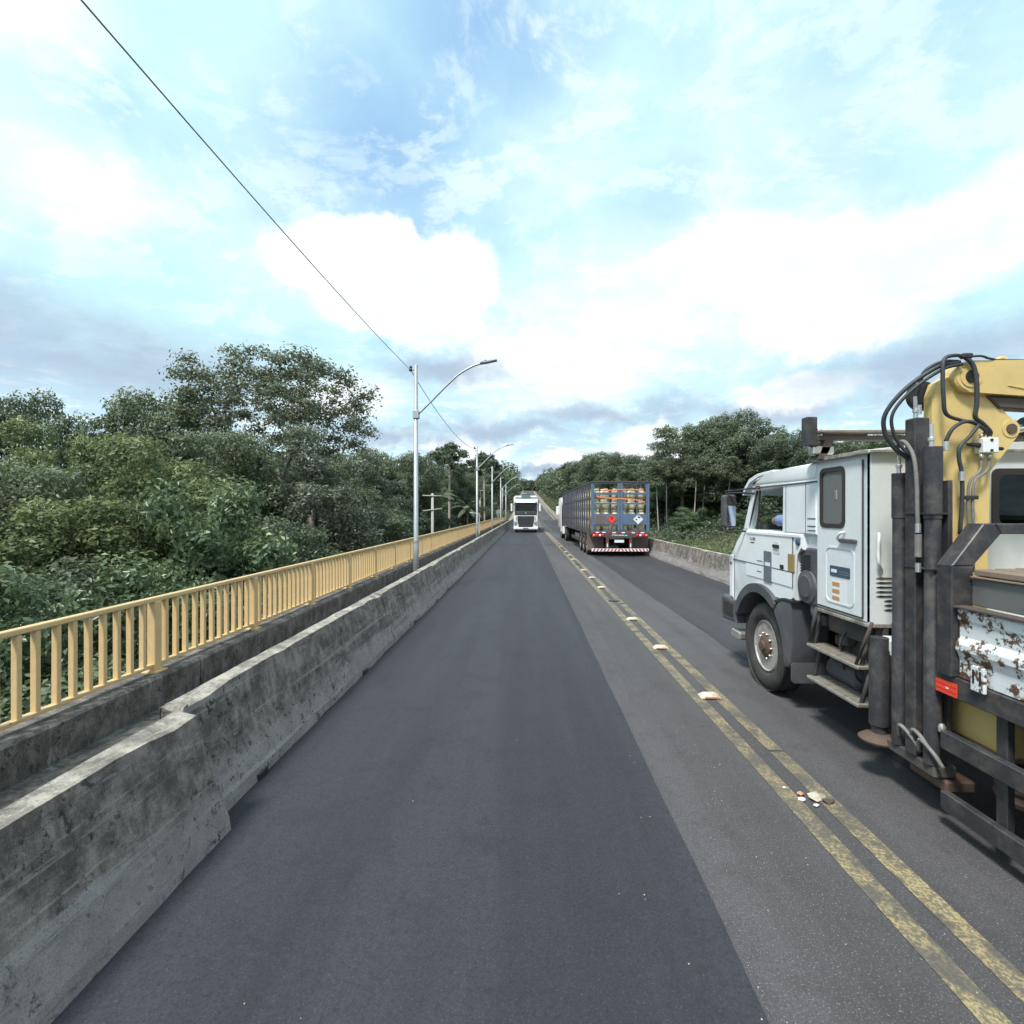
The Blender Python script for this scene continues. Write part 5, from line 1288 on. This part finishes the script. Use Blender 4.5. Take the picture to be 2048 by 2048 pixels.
for hx, hy, hz in ((PX - .10, 5.87, 1.925), (PX + .17, 5.87, 1.85)):
    hands.append(([(hx, hy - .01, hz), (hx + .01, hy + .04, hz + .02), (hx + .01, hy + .07, hz + .025)], [.026, .036, .030]))
    for q in range(4):
        o_ = (q - 1.5) * .019; l = (.05, .06, .057, .045)[q]
        hands.append(([(hx + o_ + .01, hy + .07, hz + .03), (hx + o_ + .01, hy + .07 + l * .6, hz + .025), (hx + o_ + .01, hy + .07 + l * .7, hz - .005), (hx + o_ + .01, hy + .07 + l * .3, hz - .025)], [.0095, .009, .0085, .008]))
    hands.append(([(hx - .02, hy + .03, hz), (hx - .045, hy + .06, hz - .005), (hx - .035, hy + .09, hz - .015)], [.013, .011, .009]))
torso = [([(PX, 5.16, 1.42), (PX, 5.17, 1.60), (PX, 5.19, 1.80), (PX, 5.21, 1.95)], [.15, .14, .155, .10]),
         ([(PX - .17, 5.22, 1.915), (PX, 5.21, 1.94), (PX + .17, 5.22, 1.905)], [.065, .08, .065])]
legs = [([(PX + s * .09, 5.18, 1.42), (PX + s * .12, 5.50, 1.45), (PX + s * .12, 5.68, 1.44)], [.10, .08, .062]) for s in (-1, 1)] + \
       [([(PX + s * .12, 5.68, 1.44), (PX + s * .12, 5.78, 1.30), (PX + s * .12, 5.86, 1.18)], [.062, .05, .04]) for s in (-1, 1)]
per = body_mesh('person', head + arms + hands + torso + legs, M['skin'], None, .0085)
tag(per, 'driver in a blue shirt resting an elbow on the white truck window', 'person')
body_mesh('shirt', [(p, [r * 1.06 + .008 for r in q]) for p, q in torso] +
          [([(PX - .19, 5.24, 1.92), (PX - .30, 5.40, 1.90), (PX - .375, 5.575, 1.905)], [.070, .066, .062]), ([(PX + .19, 5.24, 1.90), (PX + .235, 5.38, 1.775)], [.07, .064])], M['shirt'], per)
body_mesh('vest', [([(PX, 5.17, 1.45), (PX, 5.19, 1.62), (PX, 5.22, 1.82)], [.172, .162, .172]), ([(PX - .16, 5.25, 1.90), (PX - .21, 5.34, 1.88)], [.075, .082])], M['vest'], per)
body_mesh('trousers', [(p, [r * 1.05 + .006 for r in q]) for p, q in legs], M['trousers'], per)
body_mesh('hair', [([(HX, HY - .045, 2.17), (HX, HY - .03, 2.23), (HX, HY - .012, 2.262)], [.072, .078, .066])], M['hair'], per, .012)

# ------------------------------------------------------------------ blue cage truck with gas cylinders
B = empty('gas_truck', (2.86, 22.6, 0), world_coords=False, rotz=R(.8))
tag(B, 'blue caged semi trailer truck loaded with gas cylinders in the right lane', 'truck')
W_, LN = 2.56, 14.4
z0, z1 = 1.14, 3.30
box('floor_deck', 0.02, W_ - .02, 0.04, LN, 1.04, z0, M['rust_steel'], B, .01)
box('rear_sill', 0, W_, -.01, .05, 1.02, z0 + .02, M['blue_dark'], B, .006)
for x in (0, W_ - .09): box('corner_post', x, x + .09, 0, .09, z0, z1, M['blue'], B, .008)
rd = sub_empty('rear_gate', B)
box('gate_post', 1.16, 1.26, -.015, .06, z0 + .03, z1 - .03, M['blue'], rd, .006); box('gate_post', 1.275, 1.385, -.015, .06, z0 + .03, z1 - .03, M['blue'], rd, .006)
for x0, x1 in ((.09, 1.16), (1.385, W_ - .09)):
    for z, h in ((2.74, .10), (2.30, .09), (3.22, .05)): box('gate_bar', x0, x1, 0, .045, z, z + h, M['blue'], rd, .005)
    pn = box('gate_panel', x0, x1, -.004, .035, 1.42, 1.90, M['blue'], rd, .005)
box('gate_side', .09, .14, -.008, .05, z0, z1 - .1, M['blue'], rd, .005); box('gate_side', W_ - .14, W_ - .09, -.008, .05, z0, z1 - .1, M['blue'], rd, .005)
box('blank_plate', .17, .62, -.012, -.006, 1.46, 1.82, M['mudflap'], rd, 0)
def diamond(x, z, s, mat, nm): return prism(nm, [(x - s, z), (x, z - s), (x + s, z), (x, z + s)], 'Y', -.022, -.014, mat, rd)
dm = diamond(.90, 1.66, .23, M['red_refl'], 'hazard_diamond')
frame_prism('diamond_border', [(.90 - .21, 1.66), (.90, 1.66 - .21), (.90 + .21, 1.66), (.90, 1.66 + .21)], [(.90 - .195, 1.66), (.90, 1.66 - .195), (.90 + .195, 1.66), (.90, 1.66 + .195)], 'Y', -.0245, -.0225, M['ink'], dm)
prism('flame_symbol', [(.865, 1.66), (.85, 1.71), (.875, 1.70), (.88, 1.79), (.915, 1.74), (.925, 1.76), (.95, 1.70), (.935, 1.66)], 'Y', -.0245, -.0225, M['ink'], dm)
box('flame_base', .855, .945, -.0245, -.0225, 1.636, 1.646, M['ink'], dm, 0)
dm2 = diamond(2.06, 1.655, .22, M['paper'], 'hazard_diamond')
for q in ([(1.93, 1.66), (1.97, 1.61), (2.02, 1.66), (1.97, 1.69)], [(2.02, 1.75), (2.06, 1.72), (2.14, 1.70), (2.16, 1.74), (2.08, 1.80)], [(2.03, 1.82), (2.06, 1.86), (2.09, 1.82), (2.06, 1.80)]):
    prism('diamond_symbol', q, 'Y', -.0245, -.0225, M['ink'], dm2)
# top rim and sides
for x in (-.02, W_ - .05): box('top_rim', x, x + .07, -.02, LN, z1 - .03, z1 + .03, M['rust_steel'], B, .006)
box('top_rim', -.02, W_ + .02, -.03, .04, z1 - .02, z1 + .035, M['rust_steel'], B, .006)
box('front_bulkhead', 0, W_, LN - .05, LN, z0, z1, M['blue_dark'], B, .006)
ns = 17
for k in range(ns):
    y = .55 + (LN - .75) * k / (ns - 1)
    for x in (-.02, W_ - .045): box('side_stake', x - .01, x + .065, y, y + .11, z0 - .10, z1 - .02, M['blue_dark'] if k % 3 else M['rust_steel'], B, .004)
for z in (1.62, 2.55):
    for x in (.0, W_ - .03): box('side_rail', x, x + .03, .09, LN - .05, z, z + .05, M['blue_dark'], B, .003)
for x in (.0, W_ - .04): box('side_sill', x, x + .04, .0, LN, .98, z0, M['rust_steel'], B, .004)
box('tool_locker', -.03, .2, .22, .48, 1.40, 1.75, M['mudflap'], B, .01)
# reflective strip, lights, plate, bumper
for k, x in enumerate((.05, .33, .78, 1.18, 1.62, 2.02)):
    zz = 1.060 if k < 2 else 1.045
    box('reflector_red', x, x + .15, -.020, -.012, zz, zz + .05, M['red_light'], B, 0); box('reflector_white', x + .152, x + .30, -.020, -.012, zz, zz + .05, M['lamp_white'], B, 0)
box('light_bar', .03, W_ - .03, -.005, .04, .86, 1.02, M['rust_steel'], B, .004)
for x0, order in ((.05, ('amber', 'red_light', 'lamp_white', 'red_light')), (1.95, ('red_light', 'lamp_white', 'red_light', 'amber'))):
    tl = box('tail_light', x0, x0 + .54, -.03, -.006, .90, 1.01, M['red_light'], B, .01)
    for q, mm in enumerate(order): lathe('lamp_lens', [(.001, -.012), (.035, -.010), (.048, 0), (.048, .012)], (x0 + .075 + q * .13, -.034, .955), M[mm], tl, 'Y', 16)
nb = box('name_board', .86, 1.70, -.028, -.006, .885, 1.005, M['grey_plastic'], B, .004)
for k, (x, w) in enumerate(((.92, .05), (.99, .09), (1.10, .07), (1.20, .12), (1.34, .09), (1.47, .10))): box('board_lettering', x, x + w, -.031, -.0285, .955 - .004 * k, .985 - .004 * k, M['lamp_white'], nb, 0)
box('sub_frame', .80, 1.76, -.02, .04, .82, .88, M['rust_steel'], B, .004)
for x in (.66, 1.68):
    s_ = box('bumper_strut', x, x + .12, .0, .09, .36, .88, M['rust_steel'], B, .006)
    box('strut_reflector', x + .03, x + .075, -.008, -.002, .60, .74, M['red_light'], s_, 0); box('strut_reflector', x + .03, x + .075, -.008, -.002, .44, .595, M['lamp_white'], s_, 0)
pl = box('number_plate', 1.03, 1.45, .02, .035, .63, .76, M['lamp_white'], B, .004)
box('plate_lamp', 1.10, 1.36, .02, .06, .80, .86, M['grey_plastic'], pl, .004)
bu = box('rear_bumper', .02, W_ - .04, -.06, .03, .245, .37, M['lamp_white'], B, .006)
for k in range(16):
    x = .06 + k * .155; d = .07 if k < 8 else -.07; xa = x + (0 if d > 0 else .07)
    prism('bumper_stripe', [(xa, .25), (xa + .065, .25), (xa + .065 + d, .365), (xa + d, .365)], 'Y', -.0645, -.0605, M['red_light'], bu)
for x0 in (-.10, W_ - .66): box('mud_flap', x0, x0 + .76, .62, .64, .26, 1.10, M['mudflap'], B, .01)
for y in (1.35, 2.6, 3.85):
    for s, xo in ((1, -.02), (-1, W_ + .02)): wheel(B, xo, y, .50, .28, s, 'rim', dual=True, bolts=False)
    tube('axle', [(.3, y, .5), (W_ - .3, y, .5)], .07, M['chassis'], B, 8)
for x in (.75, 1.7): box('frame_rail', x, x + .12, .1, LN, .74, 1.03, M['chassis'], B, .004)
box('side_guard', .02, .06, 4.6, 8.6, .45, .62, M['chassis'], B, .004)
# tractor
TR = sub_empty('tractor_cab', B)
cy = LN + .35
cabp = [(cy + 2.15, .75), (cy + 2.2, 1.6), (cy + 1.95, 2.7), (cy + 1.5, 3.0), (cy, 3.02), (cy, .95)]
smooth(prism('cab_body', cabp, 'X', -.14, W_ - .06, M['white3'], TR, .06, 2), 35)
box('side_fairing', -.15, -.10, cy - .55, cy, .55, 2.75, M['white3'], TR, .015); box('side_fairing', W_ - .1, W_ - .05, cy - .55, cy, .55, 2.75, M['white3'], TR, .015)
box('fuel_tank', -.08, .55, cy - 1.2, cy - .2, .40, .95, M['white3'], TR, .08, 3)
box('rear_mudguard', -.01, .6, cy - 2.95, cy - 1.75, .98, 1.02, M['white3'], TR, .01)
box('tractor_frame', .8, 1.75, cy - 3.2, cy + 2, .55, .85, M['chassis'], TR, .01)
for y in (cy - 2.35, cy + 1.25):
    for s, xo in ((1, -.0), (-1, W_)): wheel(TR, xo, y, .50, .28, s, 'rim', dual=(y < cy), bolts=False)
prism('side_mirror', rrect(-.32, -.14, 1.75, 2.4, .04), 'Y', cy + 1.9, cy + 2.02, M['white3'], TR, .02)
tube('mirror_arm', [(-.0, cy + 1.85, 2.3), (-.23, cy + 1.95, 2.3)], .02, M['black'], TR, 6)
# gas cylinders: those behind the gate and along the left side
bm = bmesh.new()
bm_lathe(bm, [(.001, .02), (.10, .02), (.125, .035), (.125, .0), (.132, .0), (.132, .05), (.165, .075), (.178, .12), (.178, .17), (.182, .175), (.182, .195), (.178, .20), (.178, .26), (.165, .31), (.12, .35), (.085, .36), (.085, .375), (.11, .38), (.11, .45), (.104, .45), (.104, .385), (.03, .38), (.025, .42), (.001, .42)], (0, 0, 0), 'Z', 18)
gme = bpy.data.meshes.new('gas_cylinder'); bm.to_mesh(gme); bm.free(); gme.materials.append(M['gas'])
for p in gme.polygons: p.use_smooth = True
Bm = Matrix.Translation((2.86, 22.6, 0)) @ Matrix.Rotation(R(.8), 4, 'Z')
LAY = ['bottom layer', 'second layer from below', 'third layer from below', 'top layer']
def gas(x, y, lay, where):
    o = obj('gas_cylinder', gme); o.location = Bm @ Vector((x, y, 1.145 + lay * .475)); o.rotation_euler = (0, 0, random.uniform(0, 6.28)); o.scale = (.84, .84, .98)
    tag(o, 'brass coloured gas cylinder in the %s %s' % (LAY[lay], where), 'gas cylinder', 'gas cylinders in the blue truck, %s %s' % (LAY[lay], where))
for lay in range(4):
    for i in range(6):
        if (lay, i) in ((0, 4),): continue
        gas(.30 + i * .392 + random.uniform(-.01, .01), .30 + random.uniform(-.02, .03), lay, 'right behind the rear gate')
    for j in range(34):
        gas(.24, .70 + j * .40 + random.uniform(-.01, .01), lay, 'along the left side')
    for i in range(3): gas(.62 + i * .62, .74, lay, 'just inside the rear gate')
for k, pts in enumerate(([(.42, -.035, 2.92), (.8, -.045, 2.93), (1.16, -.035, 2.955), (1.40, -.035, 2.965), (1.9, -.045, 2.96), (2.3, -.03, 2.93)], [(.24, -.02, 2.66), (.7, -.045, 2.60), (1.15, -.035, 2.57), (1.40, -.035, 2.56), (1.9, -.045, 2.52), (2.36, -.02, 2.42)])):
    bm = bmesh.new(); sp = spline([Bm @ Vector(p) for p in pts], 6); prev = None
    for p in sp:
        a_, b_ = bm.verts.new(p + Vector((0, 0, .028))), bm.verts.new(p - Vector((0, 0, .028)))
        c_, d_ = bm.verts.new(p + Vector((0, .004, .028))), bm.verts.new(p + Vector((0, .004, -.028)))
        if prev: bm.faces.new((prev[0], prev[1], b_, a_)); bm.faces.new((prev[2], c_, d_, prev[3])); bm.faces.new((prev[0], a_, c_, prev[2])); bm.faces.new((prev[1], prev[3], d_, b_))
        prev = (a_, b_, c_, d_)
    tag(obj('tie_strap', bm, M['orange']), ['upper orange strap tied across the rear of the blue truck', 'lower sagging orange strap across the rear of the blue truck'][k], 'strap', 'orange straps on the blue truck')

# ------------------------------------------------------------------ oncoming white truck
O = empty('oncoming_truck', (-.03, 48.5, 0)); tag(O, 'white heavy truck coming towards the camera in the left lane', 'truck')
ox0, ox1, oy = -1.17, 1.11, 48.5; oc = (ox0 + ox1) / 2
body = prism('cab_body', [(oy, .62), (oy - .02, 1.75), (oy + .05, 1.80), (oy + .28, 2.85), (oy + .55, 3.40), (oy + 2.2, 3.5), (oy + 2.3, .62)], 'X', ox0, ox1, M['white3'], O, .07, 3); smooth(body, 35)
ws = frame_prism('windscreen_surround', rrect(ox0 + .05, ox1 - .05, 1.80, 2.93, .12, 5), rrect(ox0 + .20, ox1 - .20, 1.95, 2.80, .10, 5), 'Y', oy - .03, oy + .25, M['black'], O)
def slope(o, k=.215):                         # lean the flat screen back with the cab front
    for v in o.data.vertices: v.co.y += (v.co.z - 1.80) * k
    return o
slope(ws)
wsg = slope(prism('windscreen', rrect(ox0 + .18, ox1 - .18, 1.93, 2.82, .10, 5), 'Y', oy - .02, oy - .008, M['glass_dark'], O))
slope(prism('cab_shade', rrect(ox0 + .10, ox1 - .10, 1.86, 2.88, .10, 5), 'Y', oy - .004, oy + .0, M['interior'], O))
box('dash_top', ox0 + .25, ox1 - .25, oy + .012, oy + .03, 1.93, 2.05, M['grey_plastic'], O, 0)
vz = prism('sun_visor', [(oy + .08, 2.84), (oy - .06, 2.84), (oy + .10, 3.18), (oy + .20, 3.20)], 'X', ox0 + .20, ox1 - .20, M['white3'], O, .02, 2)
for x in (ox0 + .17, ox1 - .42): slope(box('visor_lamp', x, x + .25, oy + .0, oy + .05, 3.02, 3.18, M['black'], O, .02), .2)
box('roof_spoiler', ox0 + .08, ox1 - .08, oy + .35, oy + .9, 3.30, 3.50, M['white3'], O, .08, 3)
gr = prism('grille', [(ox0 + .34, 1.57), (ox1 - .34, 1.57), (ox1 - .36, 1.15), (ox1 - .50, .50), (ox0 + .50, .50), (ox0 + .36, 1.15)], 'Y', oy - .05, oy - .015, M['black'], O, .01)
for k in range(7):
    z = 1.44 - k * .14; w = .36 + (0 if z > 1.15 else (1.15 - z) * .2)
    box('grille_slat', ox0 + w + .06, ox1 - w - .06, oy - .066, oy - .048, z, z + .045, M['grey_plastic'], gr, .004)
prism('grille_diagonal', [(ox0 + .55, 1.80), (ox0 + .62, 1.80), (ox1 - .45, 1.90), (ox1 - .5, 1.90)], 'Y', oy - .045, oy - .03, M['silver'], O)
lathe('round_emblem', [(.07, -.01), (.07, .01)], (oc, oy - .05, 1.84), M['silver'], O, 'Y', 18)
for s in (-1, 1):
    xx = oc + s * .98
    prism('headlight', [(xx - s * .22, 1.02), (xx + s * .10, 1.10), (xx + s * .12, .82), (xx - s * .02, .64)][::s], 'Y', oy - .045, oy - .012, M['galv'], O)
    box('lamp_bezel', min(oc + s * .80, oc + s * 1.0), max(oc + s * .80, oc + s * 1.0), oy - .052, oy - .046, .80, .86, M['black'], O, 0)
    box('corner_vent', min(oc + s * .86, oc + s * .92), max(oc + s * .86, oc + s * .92), oy - .03, oy - .012, 1.15, 1.5, M['grey_plastic'], O, 0)
    prism('mirror_housing', rrect(min(oc + s * 1.26, oc + s * 1.42), max(oc + s * 1.26, oc + s * 1.42), 2.02, 2.75, .05), 'Y', oy + .05, oy + .22, M['white3'], O, .02)
    tube('mirror_arm', [(oc + s * 1.10, oy + .2, 2.70), (oc + s * 1.34, oy + .14, 2.70)], .025, M['black'], O, 6)
    tube('mirror_arm', [(oc + s * 1.10, oy + .2, 2.06), (oc + s * 1.34, oy + .14, 2.06)], .025, M['black'], O, 6)
    wheel(O, oc - s * 1.06, oy + 1.35, .50, .30, s, 'rim', bolts=False)
    box('step_panel', min(oc + s * .7, oc + s * 1.12), max(oc + s * .7, oc + s * 1.12), oy + .02, oy + .6, .40, .62, M['white3'], O, .03)
box('plate_panel', oc - .26, oc + .26, oy - .080, oy - .072, .38, .47, M['grey_plastic'], O, .004)
box('windscreen_sill', ox0 + .08, ox1 - .08, oy - .045, oy - .02, 1.66, 1.80, M['black'], O, .01)
bp = prism('bumper', [(oy - .06, .33), (oy - .07, .48), (oy - .02, .56), (oy + .5, .56), (oy + .5, .33)], 'X', ox0 - .01, ox1 + .01, M['white3'], O, .03, 2)
box('under_run', ox0 + .1, ox1 - .1, oy + .0, oy + .15, .18, .33, M['black'], O, .01)
box('trailer_box', ox0 + .0, ox1 - .0, oy + 2.9, oy + 14.5, 1.1, 3.28, M['white3'], O, .03)
box('trailer_frame', ox0 + .5, ox1 - .5, oy + .5, oy + 14, .7, 1.08, M['chassis'], O, .01)
for y in (oy + 5.2, oy + 11.6, oy + 12.9):
    for s in (-1, 1): wheel(O, oc - s * 1.12, y, .50, .28, s, 'rim', dual=True, bolts=False)
tr_ = box('roof_sign', oc - .42, oc + .42, oy + .22, oy + .36, 3.27, 3.60, M['teal'], O, .03)
box('sign_cap', oc - .38, oc + .38, oy + .24, oy + .34, 3.602, 3.68, M['black'], tr_, .01)
# ------------------------------------------------------------------ small vehicles on the far hill
def pickup(x, y, mat, label, w=1.85, h=1.75):
    z = float(rz(y)); root = empty('pickup', (x, y, z)); tag(root, label, 'pickup', 'vehicles on the far hill')
    smooth(prism('body', [(y, z + .40), (y, z + .95), (y + 1.2, z + 1.08), (y + 5, z + 1.05), (y + 5, z + .42)], 'X', x - w / 2, x + w / 2, mat, root, .08, 2))
    smooth(prism('cabin', [(y + 1.1, z + 1.05), (y + 1.75, z + h), (y + 3.2, z + h), (y + 3.6, z + 1.05)], 'X', x - w / 2 + .08, x + w / 2 - .08, mat, root, .06, 2))
    prism('windscreen', [(y + 1.12, z + 1.10), (y + 1.70, z + h - .08), (y + 1.66, z + h - .08), (y + 1.06, z + 1.10)], 'X', x - w / 2 + .2, x + w / 2 - .2, M['windscreen'], root)
    box('grille', x - .5, x + .5, y - .02, y + .02, z + .55, z + .85, M['black'], root, .01)
    for s in (-1, 1):
        box('headlight', x + s * .75 - .14, x + s * .75 + .14, y - .02, y + .03, z + .70, z + .88, M['lamp_white'], root, .02)
        for yy in (y + .95, y + 4.0): wheel(root, x + s * w / 2, yy, .37, .24, -s, 'rim', z0=z, bolts=False)
pickup(-.55, 238, M['white3'], 'tiny white pickup coming down the far hill road', 2.0, 2.3)
pickup(-.35, 150, M['teal'], 'dark teal pickup on the hill above the oncoming truck', 2.2, 2.6)
